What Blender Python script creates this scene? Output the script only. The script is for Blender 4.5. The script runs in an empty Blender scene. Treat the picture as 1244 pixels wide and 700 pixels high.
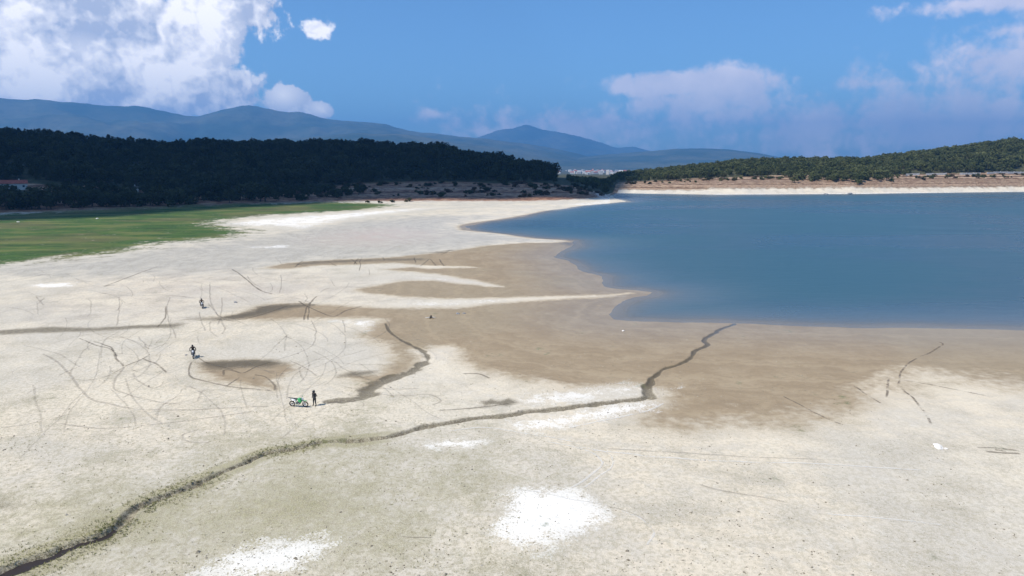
import bpy, bmesh, math, random
import numpy as np
from mathutils import Vector, Matrix, noise as mnoise

R = math.radians
rng = np.random.default_rng(7)
random.seed(7)
S = bpy.context.scene
C = S.collection

# ------------------------------------------------------------------ camera
CAM_H, FPX, PITCH = 27.0, 840.0, math.atan(149.0 / 840.0)
cam = bpy.data.cameras.new('camera')
cam.sensor_width = 36.0
cam.lens = 36.0 * FPX / 1244.0
cam.clip_start = 0.5
cam.clip_end = 90000
co = bpy.data.objects.new('camera', cam)
co.location = (0, 0, CAM_H)
co.rotation_euler = (R(90) - PITCH, 0, 0)
C.objects.link(co)
S.camera = co

# ------------------------------------------------------------------ sun, sky, exposure
SUN_EL = R(56)
SUN_H = Vector((-0.88, -0.47)).normalized()
SUN = Vector((SUN_H.x * math.cos(SUN_EL), SUN_H.y * math.cos(SUN_EL), math.sin(SUN_EL)))
sl = bpy.data.lights.new('sun', 'SUN')
sl.energy = 5.0
sl.angle = R(0.53)
sl.color = (1.0, 0.955, 0.89)
so = bpy.data.objects.new('sun', sl)
so.location = (-300, -150, 600)
so.rotation_euler = SUN.to_track_quat('Z', 'Y').to_euler()
C.objects.link(so)

S.view_settings.view_transform = 'Standard'
S.view_settings.look = 'None'
S.view_settings.exposure = 0.24
S.view_settings.gamma = 1.0
S.view_settings.use_curve_mapping = False
S.render.engine = 'CYCLES'
S.cycles.max_bounces = 6
S.cycles.diffuse_bounces = 2
S.cycles.glossy_bounces = 3
S.cycles.transmission_bounces = 3
S.cycles.transparent_max_bounces = 12
S.cycles.volume_bounces = 0
S.cycles.use_denoising = True


def px_dir(x, y):
    u, v = (x - 622.0) / FPX, (350.0 - y) / FPX
    c, s = math.cos(PITCH), math.sin(PITCH)
    return np.array([u, c + s * v, -s + c * v])


# ---- node helper ---------------------------------------------------------
class NT:
    def __init__(self, tree):
        self.t = tree
        tree.nodes.clear()

    def n(self, kind, **props):
        nd = self.t.nodes.new(kind)
        for k, v in props.items():
            setattr(nd, k, v)
        return nd

    def put(self, sock, v):
        if isinstance(v, bpy.types.NodeSocket):
            self.t.links.new(v, sock)
        elif v is not None:
            if sock.type == 'RGBA' and not isinstance(v, (int, float)) and len(v) == 3:
                v = (*v, 1.0)
            sock.default_value = v

    def m(self, op, a, b=None, c=None, clamp=False):
        nd = self.n('ShaderNodeMath', operation=op, use_clamp=clamp)
        for i, v in enumerate((a, b, c)):
            if v is not None:
                self.put(nd.inputs[i], v)
        return nd.outputs[0]

    def vm(self, op, a, b=None, out=0):
        nd = self.n('ShaderNodeVectorMath', operation=op)
        self.put(nd.inputs[0], a)
        if b is not None:
            self.put(nd.inputs['Scale' if op == 'SCALE' else 1], b)
        return nd.outputs[out]

    dims = '3D'

    def noise(self, vec, scale, detail=4, rough=0.55, lac=2.0, dist=0.0, out='Fac', dims=None):
        nd = self.n('ShaderNodeTexNoise', noise_dimensions=dims or self.dims)
        self.put(nd.inputs['W' if dims == '1D' else 'Vector'], vec)
        nd.inputs['Scale'].default_value = scale
        nd.inputs['Detail'].default_value = detail
        nd.inputs['Roughness'].default_value = rough
        nd.inputs['Lacunarity'].default_value = lac
        nd.inputs['Distortion'].default_value = dist
        return nd.outputs[out]

    def step(self, v, lo, hi, a=0.0, b=1.0):
        nd = self.n('ShaderNodeMapRange', interpolation_type='SMOOTHSTEP')
        self.put(nd.inputs['Value'], v)
        for k, q in zip(('From Min', 'From Max', 'To Min', 'To Max'), (lo, hi, a, b)):
            self.put(nd.inputs[k], q)
        return nd.outputs['Result']

    def mix(self, f, a, b, mode='MIX'):
        nd = self.n('ShaderNodeMix', data_type='RGBA', blend_type=mode)
        self.put(nd.inputs[0], f)
        self.put(nd.inputs[6], a)
        self.put(nd.inputs[7], b)
        return nd.outputs[2]


# ------------------------------------------------------------------ world: Nishita sky with cumulus
W = bpy.data.worlds.new('World')
S.world = W
W.use_nodes = True
t = NT(W.node_tree)
t.dims = '2D'
sky = t.n('ShaderNodeTexSky', sky_type='NISHITA')
sky.sun_disc = False
sky.sun_elevation = SUN_EL
sky.sun_rotation = math.atan2(SUN_H.x, SUN_H.y)
sky.altitude = 600
sky.air_density = 1.0
sky.dust_density = 1.6
sky.ozone_density = 3.5
SKY_STRENGTH = 0.118
tc = t.n('ShaderNodeTexCoord')
D = tc.outputs['Generated']
sx = t.n('ShaderNodeSeparateXYZ')
t.put(sx.inputs[0], D)
az = t.m('ARCTAN2', sx.outputs[0], sx.outputs[1])
el = t.m('ARCSINE', sx.outputs[2])
cb = t.n('ShaderNodeCombineXYZ')
t.put(cb.inputs[0], az)
t.put(cb.inputs[1], el)
AE = cb.outputs[0]


def px_ae(x, y):
    d = px_dir(x, y)
    return math.atan2(d[0], d[1]), math.asin(d[2] / np.linalg.norm(d))


# cloud lobes: place in the sky (given as bearings), half size in degrees, weight
def lobes(lst):
    cur = None
    for (x, y, rx, ry, w) in lst:
        a, e = px_ae(x, y)
        v = t.vm('SUBTRACT', AE, (a, e, 0))
        v = t.vm('MULTIPLY', v, (FPX / rx, FPX / ry, 0))
        ln = t.vm('LENGTH', v, out=1)
        q = t.m('MULTIPLY', t.m('SUBTRACT', 1.0, ln), w)
        cur = q if cur is None else t.m('SMOOTH_MAX', cur, q, 0.12)
    return cur


warp = t.noise(AE, 11, 4, out='Color')
AEw = t.vm('ADD', AE, t.vm('SCALE', t.vm('SUBTRACT', warp, (0.5, 0.5, 0.5)), 0.022))
n_big = t.noise(AEw, 13, 6, 0.56)


def billow(vec):
    """round cauliflower heads: distance cells at two sizes"""
    tot = None
    for sc, am in ((20, 0.5), (46, 0.32), (105, 0.18)):
        vo = t.n('ShaderNodeTexVoronoi', feature='F1', voronoi_dimensions='2D')
        t.put(vo.inputs['Vector'], vec)
        vo.inputs['Scale'].default_value = sc
        q = t.m('MULTIPLY', t.m('SUBTRACT', 0.75, t.m('POWER', vo.outputs['Distance'], 1.6)), am)
        tot = q if tot is None else t.m('ADD', tot, q)
    return tot


AEb = t.vm('ADD', AEw, t.vm('SCALE', t.vm('SUBTRACT', t.noise(AE, 45, 4, out='Color'), (0.5, 0.5, 0.5)), 0.016))
b0 = billow(AEb)
b1 = billow(t.vm('ADD', AEb, (-0.006, 0.012, 0)))     # the same heads a little nearer the sun
# crisp cumulus
Lc = lobes([(40, 75, 190, 100, 1.1), (150, 60, 130, 85, 1.1), (258, 38, 46, 66, 1.0), (225, 100, 100, 42, .9),
            (60, 10, 150, 60, .95), (296, 14, 52, 34, .42), (385, 34, 22, 11, .40), (344, 120, 32, 20, .75), (388, 134, 18, 11, .65),
            (-160, 60, 200, 90, 1.0), (-420, 20, 160, 80, .9)])
n_sh = t.noise(AEw, 8, 5, 0.58)
dens = t.m('ADD', t.m('MULTIPLY', Lc, 1.5), t.m('MULTIPLY', t.m('SUBTRACT', n_big, 0.5), 0.9))
dens = t.m('ADD', dens, t.m('MULTIPLY', t.m('SUBTRACT', b0, 0.48), 0.7))
n_fine = t.noise(AE, 55, 5, 0.62)
dens = t.m('ADD', dens, t.m('MULTIPLY', t.m('SUBTRACT', n_fine, 0.5), 0.75))
a_c = t.step(dens, 0.06, t.m('ADD', 0.18, t.m('MULTIPLY', n_sh, 0.35)))
lit = t.m('ADD', 0.50, t.m('MULTIPLY', t.m('SUBTRACT', b0, b1), 1.7))
lit = t.m('ADD', lit, t.m('MULTIPLY', t.m('SUBTRACT', n_sh, 0.5), 2.8))
lit = t.m('ADD', lit, t.m('MULTIPLY', t.m('SUBTRACT', n_big, 0.5), 1.2))
lit = t.m('ADD', lit, t.m('MULTIPLY', t.m('SUBTRACT', n_fine, 0.5), 1.1))
lit = t.m('ADD', lit, t.m('MULTIPLY', t.m('SUBTRACT', el, 0.15), 4.0), clamp=True)
heads = lobes([(344, 116, 34, 26, 1.0), (388, 132, 24, 16, 1.0), (38, 82, 40, 26, .8), (100, 62, 30, 20, .6), (190, 98, 34, 22, .7), (255, 45, 40, 60, .7)])
lit = t.m('ADD', lit, t.m('MULTIPLY', t.m('MAXIMUM', heads, 0.0), 1.0), clamp=True)
c_col = t.mix(lit, (0.52, 0.58, 0.74), (1.30, 1.26, 1.24))
# hazy far cumulus and cirrus veils
Lf = lobes([(840, 104, 135, 17, 1.0), (885, 103, 62, 26, 1.0), (860, 122, 95, 28, .75), (860, 140, 150, 36, .42), (985, 145, 36, 18, .5), (1045, 142, 22, 9, .4), (770, 150, 22, 10, .4),
            (530, 139, 22, 9, .4), (592, 160, 30, 11, .55), (1190, 4, 105, 14, .7), (1238, 36, 26, 11, .6), (1215, 130, 30, 16, .55),
            (1215, 78, 110, 40, .42), (1080, 150, 300, 60, .5), (700, 160, 200, 50, .4), (1060, 102, 100, 13, .35), (1500, 60, 240, 80, .8), (1800, 120, 200, 60, .7)])
densf = t.m('ADD', Lf, t.m('MULTIPLY', t.m('SUBTRACT', n_big, 0.5), 0.75))
densf = t.m('ADD', densf, t.m('MULTIPLY', t.m('SUBTRACT', n_fine, 0.5), 0.5))
densf = t.m('ADD', densf, t.m('MULTIPLY', t.m('SUBTRACT', b0, 0.48), 0.6))
a_f = t.m('MULTIPLY', t.step(densf, 0.02, 0.50), 0.76)
f_col = t.mix(t.m('ADD', 0.5, t.m('MULTIPLY', t.m('SUBTRACT', n_sh, 0.45), 2.0), clamp=True), (0.62, 0.62, 0.78), (1.10, 0.98, 1.02))
# scattered clouds higher up, all round
n_hi = t.noise(D, 3.2, 5, 0.56, dims='3D')
a_h = t.m('MULTIPLY', t.step(n_hi, 0.56, 0.72), t.step(el, 0.30, 0.50))
bg_sky = t.vm('SCALE', sky.outputs[0], SKY_STRENGTH)
bg_sky = t.mix(1.0, bg_sky, (0.70, 0.97, 1.17), 'MULTIPLY')
col = t.mix(a_f, bg_sky, f_col)
col = t.mix(a_c, col, c_col)
col = t.mix(a_h, col, (0.75, 0.79, 0.88))
bg = t.n('ShaderNodeBackground')
t.put(bg.inputs[0], col)
bg.inputs[1].default_value = 1.0
wo = t.n('ShaderNodeOutputWorld')
t.t.links.new(bg.outputs[0], wo.inputs[0])
W.cycles.sampling_method = 'MANUAL'
W.cycles.sample_map_resolution = 512


# ------------------------------------------------------------------ small helpers
def tag(o, label=None, cat=None, group=None, kind=None):
    if label:
        o['label'] = label
    if cat:
        o['category'] = cat
    if group:
        o['group'] = group
    if kind:
        o['kind'] = kind
    return o


def link(o, parent=None):
    C.objects.link(o)
    if parent is not None:
        o.parent = parent
    return o


def empty(name, loc=(0, 0, 0), rz=0.0):
    o = bpy.data.objects.new(name, None)
    o.empty_display_size = 0.3
    o.location = loc
    o.rotation_euler = (0, 0, rz)
    return link(o)


def mesh_np(name, V, F, mats=(), smooth=True, midx=None):
    """V (n,3), F (m,3) or (m,4) -> mesh"""
    V = np.asarray(V, np.float32)
    F = np.asarray(F, np.int32)
    me = bpy.data.meshes.new(name)
    k = F.shape[1]
    me.vertices.add(len(V))
    me.vertices.foreach_set('co', V.ravel())
    me.loops.add(F.size)
    me.loops.foreach_set('vertex_index', F.ravel())
    me.polygons.add(len(F))
    me.polygons.foreach_set('loop_start', np.arange(0, F.size, k, dtype=np.int32))
    me.polygons.foreach_set('use_smooth', np.full(len(F), smooth))
    if midx is not None:
        me.polygons.foreach_set('material_index', np.asarray(midx, np.int32))
    me.update(calc_edges=True)
    me.validate()
    for mt in mats:
        me.materials.append(mt)
    return me


def attr_col(me, name, arr):
    a = me.attributes.new(name, 'FLOAT_COLOR', 'POINT')
    a.data.foreach_set('color', np.asarray(arr, np.float32).ravel())


def attr_f(me, name, arr):
    a = me.attributes.new(name, 'FLOAT', 'POINT')
    a.data.foreach_set('value', np.asarray(arr, np.float32).ravel())


def new_mat(name):
    mt = bpy.data.materials.new(name)
    mt.use_nodes = True
    return mt, NT(mt.node_tree)


def finish(t, shader, vol=None):
    o = t.n('ShaderNodeOutputMaterial')
    if shader is not None:
        t.t.links.new(shader, o.inputs['Surface'])
    if vol is not None:
        t.t.links.new(vol, o.inputs['Volume'])


def principled(t, col, rough=0.8, normal=None, metal=0.0, spec=0.3, ior=None):
    p = t.n('ShaderNodeBsdfPrincipled')
    t.put(p.inputs['Base Color'], col)
    t.put(p.inputs['Roughness'], rough)
    t.put(p.inputs['Metallic'], metal)
    t.put(p.inputs['Specular IOR Level'], spec)
    if ior:
        p.inputs['IOR'].default_value = ior
    if normal is not None:
        t.t.links.new(normal, p.inputs['Normal'])
    return p.outputs[0]


def plain(name, col, rough=0.6, metal=0.0, var=0.25, scale=6.0, spec=0.4):
    """paint, rubber, cloth and the like: a base colour worn by fine noise"""
    mt, t = new_mat(name)
    g = t.n('ShaderNodeTexCoord')
    f = t.noise(g.outputs['Object'], scale, 5, 0.6)
    c = t.mix(t.step(f, 0.3, 0.75), tuple(q * (1 - var) for q in col), tuple(min(1, q * (1 + var)) for q in col))
    finish(t, principled(t, c, t.step(f, 0.2, 0.8, rough - 0.1, min(1, rough + 0.1)), None, metal, spec))
    return mt


def U(x, y, z=0.25):
    d = px_dir(x, y)
    k = (z - CAM_H) / d[2]
    return (d[0] * k, d[1] * k)


def UP(pts, z=0.25):
    return np.array([U(x, y, z) for x, y in pts])


def hash2(ix, iy, seed):
    h = (ix.astype(np.int64) * 374761393 + iy.astype(np.int64) * 668265263 + seed * 1274126177) & 0xffffffff
    h = ((h ^ (h >> 13)) * 1274126177) & 0xffffffff
    return ((h ^ (h >> 16)) & 0xffff).astype(np.float64) / 65535.0


def vnoise(X, Y, seed=0):
    ix, iy = np.floor(X), np.floor(Y)
    fx, fy = X - ix, Y - iy
    fx = fx * fx * (3 - 2 * fx)
    fy = fy * fy * (3 - 2 * fy)
    a, b = hash2(ix, iy, seed), hash2(ix + 1, iy, seed)
    c, d = hash2(ix, iy + 1, seed), hash2(ix + 1, iy + 1, seed)
    return (a + (b - a) * fx) * (1 - fy) + (c + (d - c) * fx) * fy


def fbm(X, Y, scale, octv=4, seed=0, gain=0.5):
    tot, amp, nrm = 0, 1.0, 0
    for o in range(octv):
        tot = tot + amp * vnoise(X * scale * 2 ** o + 17.3 * o, Y * scale * 2 ** o - 9.1 * o, seed + o)
        nrm += amp
        amp *= gain
    return tot / nrm


def sdf_poly(X, Y, P):
    """signed distance, positive inside"""
    d2 = np.full(X.shape, 1e18)
    ins = np.zeros(X.shape, bool)
    n = len(P)
    for i in range(n):
        ax, ay = P[i]
        bx, by = P[(i + 1) % n]
        ex, ey = bx - ax, by - ay
        wx, wy = X - ax, Y - ay
        h = np.clip((wx * ex + wy * ey) / (ex * ex + ey * ey + 1e-12), 0, 1)
        dx, dy = wx - ex * h, wy - ey * h
        np.minimum(d2, dx * dx + dy * dy, out=d2)
        c = (ay > Y) != (by > Y)
        if ey != 0:
            ins ^= c & (X < ax + ex * (Y - ay) / ey)
    d = np.sqrt(d2)
    return np.where(ins, d, -d)


def dist_line(X, Y, P, Wd):
    """distance to a polyline divided by its local half width"""
    best = np.full(X.shape, 1e9)
    for i in range(len(P) - 1):
        ax, ay = P[i]
        bx, by = P[i + 1]
        ex, ey = bx - ax, by - ay
        wx, wy = X - ax, Y - ay
        h = np.clip((wx * ex + wy * ey) / (ex * ex + ey * ey + 1e-12), 0, 1)
        q = np.hypot(wx - ex * h, wy - ey * h) / (Wd[i] + (Wd[i + 1] - Wd[i]) * h)
        np.minimum(best, q, out=best)
    return best


def culled(X, Y, P, pad, fn, fill):
    out = np.full(X.shape, fill, float)
    P = np.asarray(P)
    m = (X > P[:, 0].min() - pad) & (X < P[:, 0].max() + pad) & (Y > P[:, 1].min() - pad) & (Y < P[:, 1].max() + pad)
    if m.any():
        out[m] = fn(X[m], Y[m])
    return out


def smooth_line(P, n=6):
    """Catmull-Rom through points"""
    P = np.asarray(P, float)
    Q = np.vstack([2 * P[0] - P[1], P, 2 * P[-1] - P[-2]])
    out = []
    for i in range(1, len(Q) - 2):
        for k in range(n):
            u = k / n
            out.append(0.5 * (2 * Q[i] + (Q[i + 1] - Q[i - 1]) * u + (2 * Q[i - 1] - 5 * Q[i] + 4 * Q[i + 1] - Q[i + 2]) * u * u
                              + (3 * Q[i] - Q[i - 1] - 3 * Q[i + 1] + Q[i + 2]) * u ** 3))
    out.append(Q[-2])
    return np.array(out)


# ------------------------------------------------------------------ the lie of the land
LAKE_NEAR = [(761, 245), (725, 248.5), (694, 252), (669, 256), (651, 260), (625, 265), (597, 269), (579, 271.5), (564, 275), (568, 279.5),
             (589, 281.5), (609, 283), (630, 286), (651, 289), (684, 291), (699, 292.5), (702, 297), (694, 303), (679, 308), (676, 312),
             (692, 316), (702, 322.5), (705, 330), (720, 335), (729, 341), (730, 348), (746, 351), (766, 353), (787, 355.5), (782, 358.6),
             (766, 361), (751, 366), (739, 374), (735, 382), (741, 389), (765, 391), (800, 392), (850, 393), (893, 394), (960, 396.5),
             (1050, 399), (1150, 401), (1244, 403), (1400, 405), (1900, 412)]
LAKE_FAR = [(2600, 228), (1600, 230), (1244, 232.8), (1180, 233.6), (1100, 234.6), (1050, 235.5), (950, 236), (870, 236.4), (800, 235.5),
            (747, 234.6), (743, 238), (750, 242)]
LAKE = UP(LAKE_NEAR + LAKE_FAR, 0.0)

# hillside profiles: bearing (px), foot, bank top, start of the wood, ridge  (apparent height, metres behind the foot)
PROF = [(-900, 300, (285, 40), (270, 80), (168, 450)), (-400, 285, (272, 40), (262, 80), (165, 450)),
        (0, 261, (254, 35), (247, 70), (168, 420)), (60, 260, (253.5, 35), (247, 70), (171, 410)), (130, 258, (252, 35), (246, 65), (181, 400)), (200, 255, (249, 35), (242, 70), (184, 380)), (250, 253, (247, 35), (240, 70), (180, 370)),
        (350, 248, (243, 35), (234, 80), (180, 360)), (430, 246, (237, 45), (224, 130), (180, 340)), (520, 246, (238, 45), (223, 150), (184, 320)), (560, 246, (238, 45), (223, 150), (191, 310)),
        (600, 246, (238, 45), (223, 150), (196, 300)), (650, 246, (238, 45), (223, 130), (207, 250)), (680, 245, (237, 40), (226, 110), (217, 200)),
        (710, 243, (236, 40), (229, 90), (222, 160)), (738, 241.5, (236, 30), (231, 60), (226, 120)), (752, 234.6, (227, 25), (222, 60), (214, 200)),
        (800, 235.5, (227, 25), (220, 70), (210, 260)), (850, 236.3, (226, 30), (217, 80), (205, 270)), (900, 236.2, (225, 30), (215, 90), (200, 280)),
        (960, 236, (224, 32), (213, 95), (197, 300)), (1040, 235.5, (223, 32), (212, 95), (198, 310)), (1100, 234.6, (222, 32), (212, 95), (192, 310)),
        (1150, 234, (221, 32), (211, 95), (186, 310)), (1200, 233.4, (220, 32), (211, 95), (179, 310)), (1225, 233, (220, 32), (211, 95), (176, 310)),
        (1244, 232.8, (220, 32), (211, 95), (178, 310)), (1320, 232, (219, 32), (210, 95), (178, 310)), (1600, 230, (215, 32), (205, 95), (184, 310)), (2200, 229, (213, 32), (203, 95), (184, 310))]
PA, PR, PZ = [], [], []
for (x, y0, *pts) in PROF:
    a = math.atan2(*px_dir(x, 215)[:2])
    p0 = U(x, y0, 0.3)
    r0 = math.hypot(*p0)
    rr, zz = [r0], [0.3]
    for (y, dr) in pts:
        d = px_dir(x, y)
        r = r0 + dr
        rr.append(r)
        zz.append(max(CAM_H + d[2] * r / math.hypot(d[0], d[1]), 0.6))
    rr.append(rr[-1] + 450)
    zz.append(4.0)
    PA.append(a)
    PR.append(rr)
    PZ.append(zz)
PA, PR, PZ = np.array(PA), np.array(PR), np.array(PZ)


def prof(A):
    return (np.stack([np.interp(A, PA, PR[:, k]) for k in range(5)], -1), np.stack([np.interp(A, PA, PZ[:, k]) for k in range(5)], -1))


def hill_z(X, Y):
    r, A = np.hypot(X, Y), np.arctan2(X, Y)
    rr, zz = prof(A)
    z = np.full(r.shape, 0.3)
    for k in range(4):
        u = (r - rr[..., k]) / (rr[..., k + 1] - rr[..., k])
        us = np.clip(u, 0, 1)
        if k >= 2:
            us = np.where(k == 2, np.sin(us * math.pi / 2) ** 1.0 * 0.6 + us * 0.4, us * us * (3 - 2 * us))
        z = np.where((u > 0), zz[..., k] + (zz[..., k + 1] - zz[..., k]) * us, z)
    bump = (fbm(X, Y, 1 / 70.0, 4, 3) - 0.5)
    onhill = np.clip((r - rr[..., 0]) / 120.0, 0, 1)
    z = z + bump * onhill * 5.0
    # small terraces cut in the bank by falling water levels
    inb = np.clip((r - rr[..., 0]) / 15.0, 0, 1) * np.clip((rr[..., 2] - r) / 30.0, 0, 1)
    ph = z * 0.7 + fbm(X, Y, 1 / 40.0, 3, 11) * 1.5
    z = z + inb * (np.floor(ph) + np.clip((ph - np.floor(ph)) * 3, 0, 1) - ph) * 1.3
    far = np.clip((r - 1500) / 2500.0, 0, 1)
    z = z * (1 - far) + far * (-26 + 10 * fbm(X, Y, 1 / 900.0, 3, 21))
    rise = np.clip((r - 6500) / 4000.0, 0, 1)
    z = z + rise * 26
    return z, r, rr, zz


STREAM = smooth_line(UP([(-40, 716), (0, 698), (30, 687), (60, 675), (90, 664), (119, 655), (137, 648), (154, 639), (162, 628), (175, 617), (200, 605), (225, 594),
                         (260, 580), (290, 566), (312, 555), (340, 547), (375, 541), (405, 536), (441, 535), (491, 526), (551, 511), (615, 505), (683, 496),
                         (729, 490), (765, 487), (790, 484.5)]), 3)
BRANCH = smooth_line(UP([(790, 484.5), (787, 476), (790, 467), (797, 457), (806, 450), (829, 439), (846, 427), (859, 419), (853, 412), (866, 405), (878, 399), (892, 393)]), 3)
for _L in (STREAM, BRANCH):
    _L += np.stack([fbm(_L[:, 0], _L[:, 1], 1 / 3.0, 3, 71) - .5, fbm(_L[:, 0], _L[:, 1], 1 / 3.0, 3, 72) - .5], -1) * 1.6
_n = len(STREAM)
SW = np.interp(np.linspace(0, 1, _n), [0, .25, .45, .62, .8, 1], [0.8, 0.40, 0.5, 0.32, 0.5, 0.45])
BW = np.interp(np.linspace(0, 1, len(BRANCH)), [0, .25, 1], [0.7, 0.36, 0.3])
DITCH = smooth_line(UP([(398, 488), (425, 486), (442, 481), (452, 472), (470, 464), (490, 455), (508, 446), (521, 435), (508, 424), (488, 414), (474, 404), (468, 394)]), 3)
DW = np.interp(np.linspace(0, 1, len(DITCH)), [0, .2, .5, .75, 1], [0.5, 1.3, 0.8, 0.45, 0.08])


def land(X, Y, full=False):
    z, r, rr, zz = hill_z(X, Y)
    und = (fbm(X, Y, 1 / 9.0, 4, 5) - 0.5) * 0.16 + (fbm(X, Y, 1 / 1.3, 2, 8) - 0.5) * 0.03
    z = z + und * np.clip(1.2 - r / 500, 0.2, 1)
    lake = np.full(X.shape, -500.0)
    m = (r < 1500) & (Y > 0)
    lake[m] = sdf_poly(X[m], Y[m], LAKE)
    lakej = lake + ((fbm(X, Y, 1 / 6.0, 4, 31) - 0.5) * 2.2 + (fbm(X, Y, 1 / 28.0, 4, 33) - 0.5) * 6.0) * np.clip(r / 200, .4, 1.4) * np.clip((560 - r) / 100, .3, 1)
    wob = np.clip(-lakej * 0.035, 0, 1)
    z = np.where(lakej > 0, -np.minimum(lakej * 0.022, 5.0), z * wob + 0.004 * np.minimum(-lakej, 2) * (1 - wob))
    st = culled(X, Y, STREAM, 8, lambda a, b: dist_line(a, b, STREAM, SW), 99.0)
    br = culled(X, Y, BRANCH, 8, lambda a, b: dist_line(a, b, BRANCH, BW), 99.0)
    di = culled(X, Y, DITCH, 8, lambda a, b: dist_line(a, b, DITCH, DW), 99.0)
    jit = (fbm(X, Y, 1 / 1.6, 4, 41) - 0.5) * 1.8 + (fbm(X, Y, 1 / 5.0, 3, 43) - 0.5) * 1.8
    near = np.clip((130 - Y) / 60, 0.25, 1)
    for q, dep in ((st, 0.36), (br, 0.25), (di, 0.12)):
        u = np.clip(1.25 - (q + jit * np.clip(q * 2, 0, 1)), 0, 1)
        z = z - dep * near * u * u * (3 - 2 * u)
        lip = np.exp(-((q - 1.5) / 0.35) ** 2)
        z = z + 0.05 * lip
    if full:
        return z, r, rr, zz, lakej, lake, st + jit * .6, br + jit * .6, di + jit * 1.3
    return z


def gz(x, y):
    return float(land(np.array([float(x)]), np.array([float(y)]))[0])


# ------------------------------------------------------------------ ground sheet
azs = np.concatenate([np.linspace(-math.pi, R(-44), 46, endpoint=False), np.linspace(R(-44), R(44), 1020), np.linspace(R(44), math.pi, 47)[1:]])
inv = np.linspace(1 / 36.0, 1 / 560.0, 560)
rads = np.concatenate([[0.5, 6, 14, 22, 30], 1 / inv, np.linspace(560, 1250, 130)[1:], np.geomspace(1250, 18800, 62)[1:]])
AA, RR = np.meshgrid(azs, rads)
GX, GY = RR * np.sin(AA), RR * np.cos(AA)
nr, na = GX.shape
Z, r_, rr_, zz_, lakej, lake, st, br, di = land(GX, GY, True)

sm = lambda d, w: np.clip(0.5 + d / (2.0 * w), 0, 1)


def mask(px, feather, val=1.0, z=0.25):
    P = UP(px, z)
    feather *= 2.0
    q = culled(GX, GY, P, feather * 2, lambda a, b: sdf_poly(a, b, P), -1e3)
    return sm(q, feather) * val


mx = np.maximum
WET_MAIN = [(1900, 415), (1244, 402), (893, 392), (800, 390), (735, 384), (735, 372), (775, 357), (760, 358.5), (700, 361.5), (620, 367.5), (560, 374), (530, 375), (470, 374.5), (420, 373),
            (385, 370.5), (340, 369), (315, 373), (290, 381), (262, 387), (290, 389), (330, 388), (400, 386.5), (440, 386), (466, 387.5), (464, 391), (452, 397),
            (449, 404), (446, 410), (458, 415), (474, 421), (472, 430), (484, 432), (500, 424), (515, 425), (527, 421), (548, 421), (562, 428), (566, 440), (590, 450), (620, 457),
            (650, 462), (690, 471), (740, 467), (775, 466), (790, 470), (806, 472), (812, 482), (800, 490), (775, 500), (790, 513), (830, 519), (880, 517), (930, 514),
            (985, 508), (1015, 500), (1045, 488), (1052, 478), (1075, 472), (1090, 455), (1110, 450), (1150, 453), (1190, 462), (1230, 470), (1300, 472), (1900, 480)]
WET_UP = [(321, 326), (345, 320.5), (400, 316.5), (470, 313.5), (510, 310), (553, 305), (590, 299), (640, 295), (668, 294.5), (690, 293), (702, 296), (694, 303), (676, 310),
          (705, 325), (730, 345), (775, 354), (740, 357), (700, 358.2), (640, 360.5), (580, 362.5), (530, 363), (500, 361), (470, 359), (440, 355), (433, 352), (455, 348),
          (488, 342), (526, 341.5), (553, 344.5), (590, 348.5), (612, 348.5), (590, 343), (553, 336.5), (526, 332.5), (500, 330), (470, 327.5), (500, 325), (525, 327), (580, 325.5), (560, 323.5), (520, 323),
          (480, 319.5), (420, 322), (380, 323), (350, 327)]
wet = mx(mask(WET_MAIN, 2.0), mask(WET_UP, 1.6))
wet = mx(wet, sm(lake + 3.0, 3.0) * (r_ < 420))
# paler, half-dried mud along the right
semi = mask([(1040, 470), (1090, 448), (1300, 440), (1300, 480), (1190, 474), (1120, 490), (1060, 500), (960, 516), (860, 520), (800, 518), (840, 500), (960, 492)], 3.0, 0.35)
wet = np.where(semi > 0.05, np.minimum(wet, np.maximum(wet * 0.45 + 0.25, wet - semi)), wet)
fringe = mask([(800, 505), (900, 496), (985, 488), (1040, 466), (1090, 440), (1180, 440), (1300, 455), (1900, 470), (1900, 520), (1300, 500), (1180, 490), (1100, 500), (1020, 520), (900, 530), (790, 526)], 5.0)
wet = np.where(fringe > 0, wet * (1 - fringe) + fringe * np.clip(0.5 + 0.032 * culled(GX, GY, UP(WET_MAIN), 40, lambda a, b: sdf_poly(a, b, UP(WET_MAIN)), -40.0), 0, 1), wet)
wet = mx(wet, mask([(240, 440), (275, 438), (320, 437), (352, 443), (362, 450), (346, 457), (330, 463), (336, 474), (300, 470), (262, 463), (245, 452)], 1.2, 0.9))
wet = mx(wet, mask([(474, 421), (500, 424), (520, 433), (505, 450), (470, 466), (445, 482), (420, 486), (428, 474), (440, 466), (412, 460), (425, 452), (455, 455), (470, 440)], 1.0, 0.62))
dark = np.zeros_like(Z)
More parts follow.
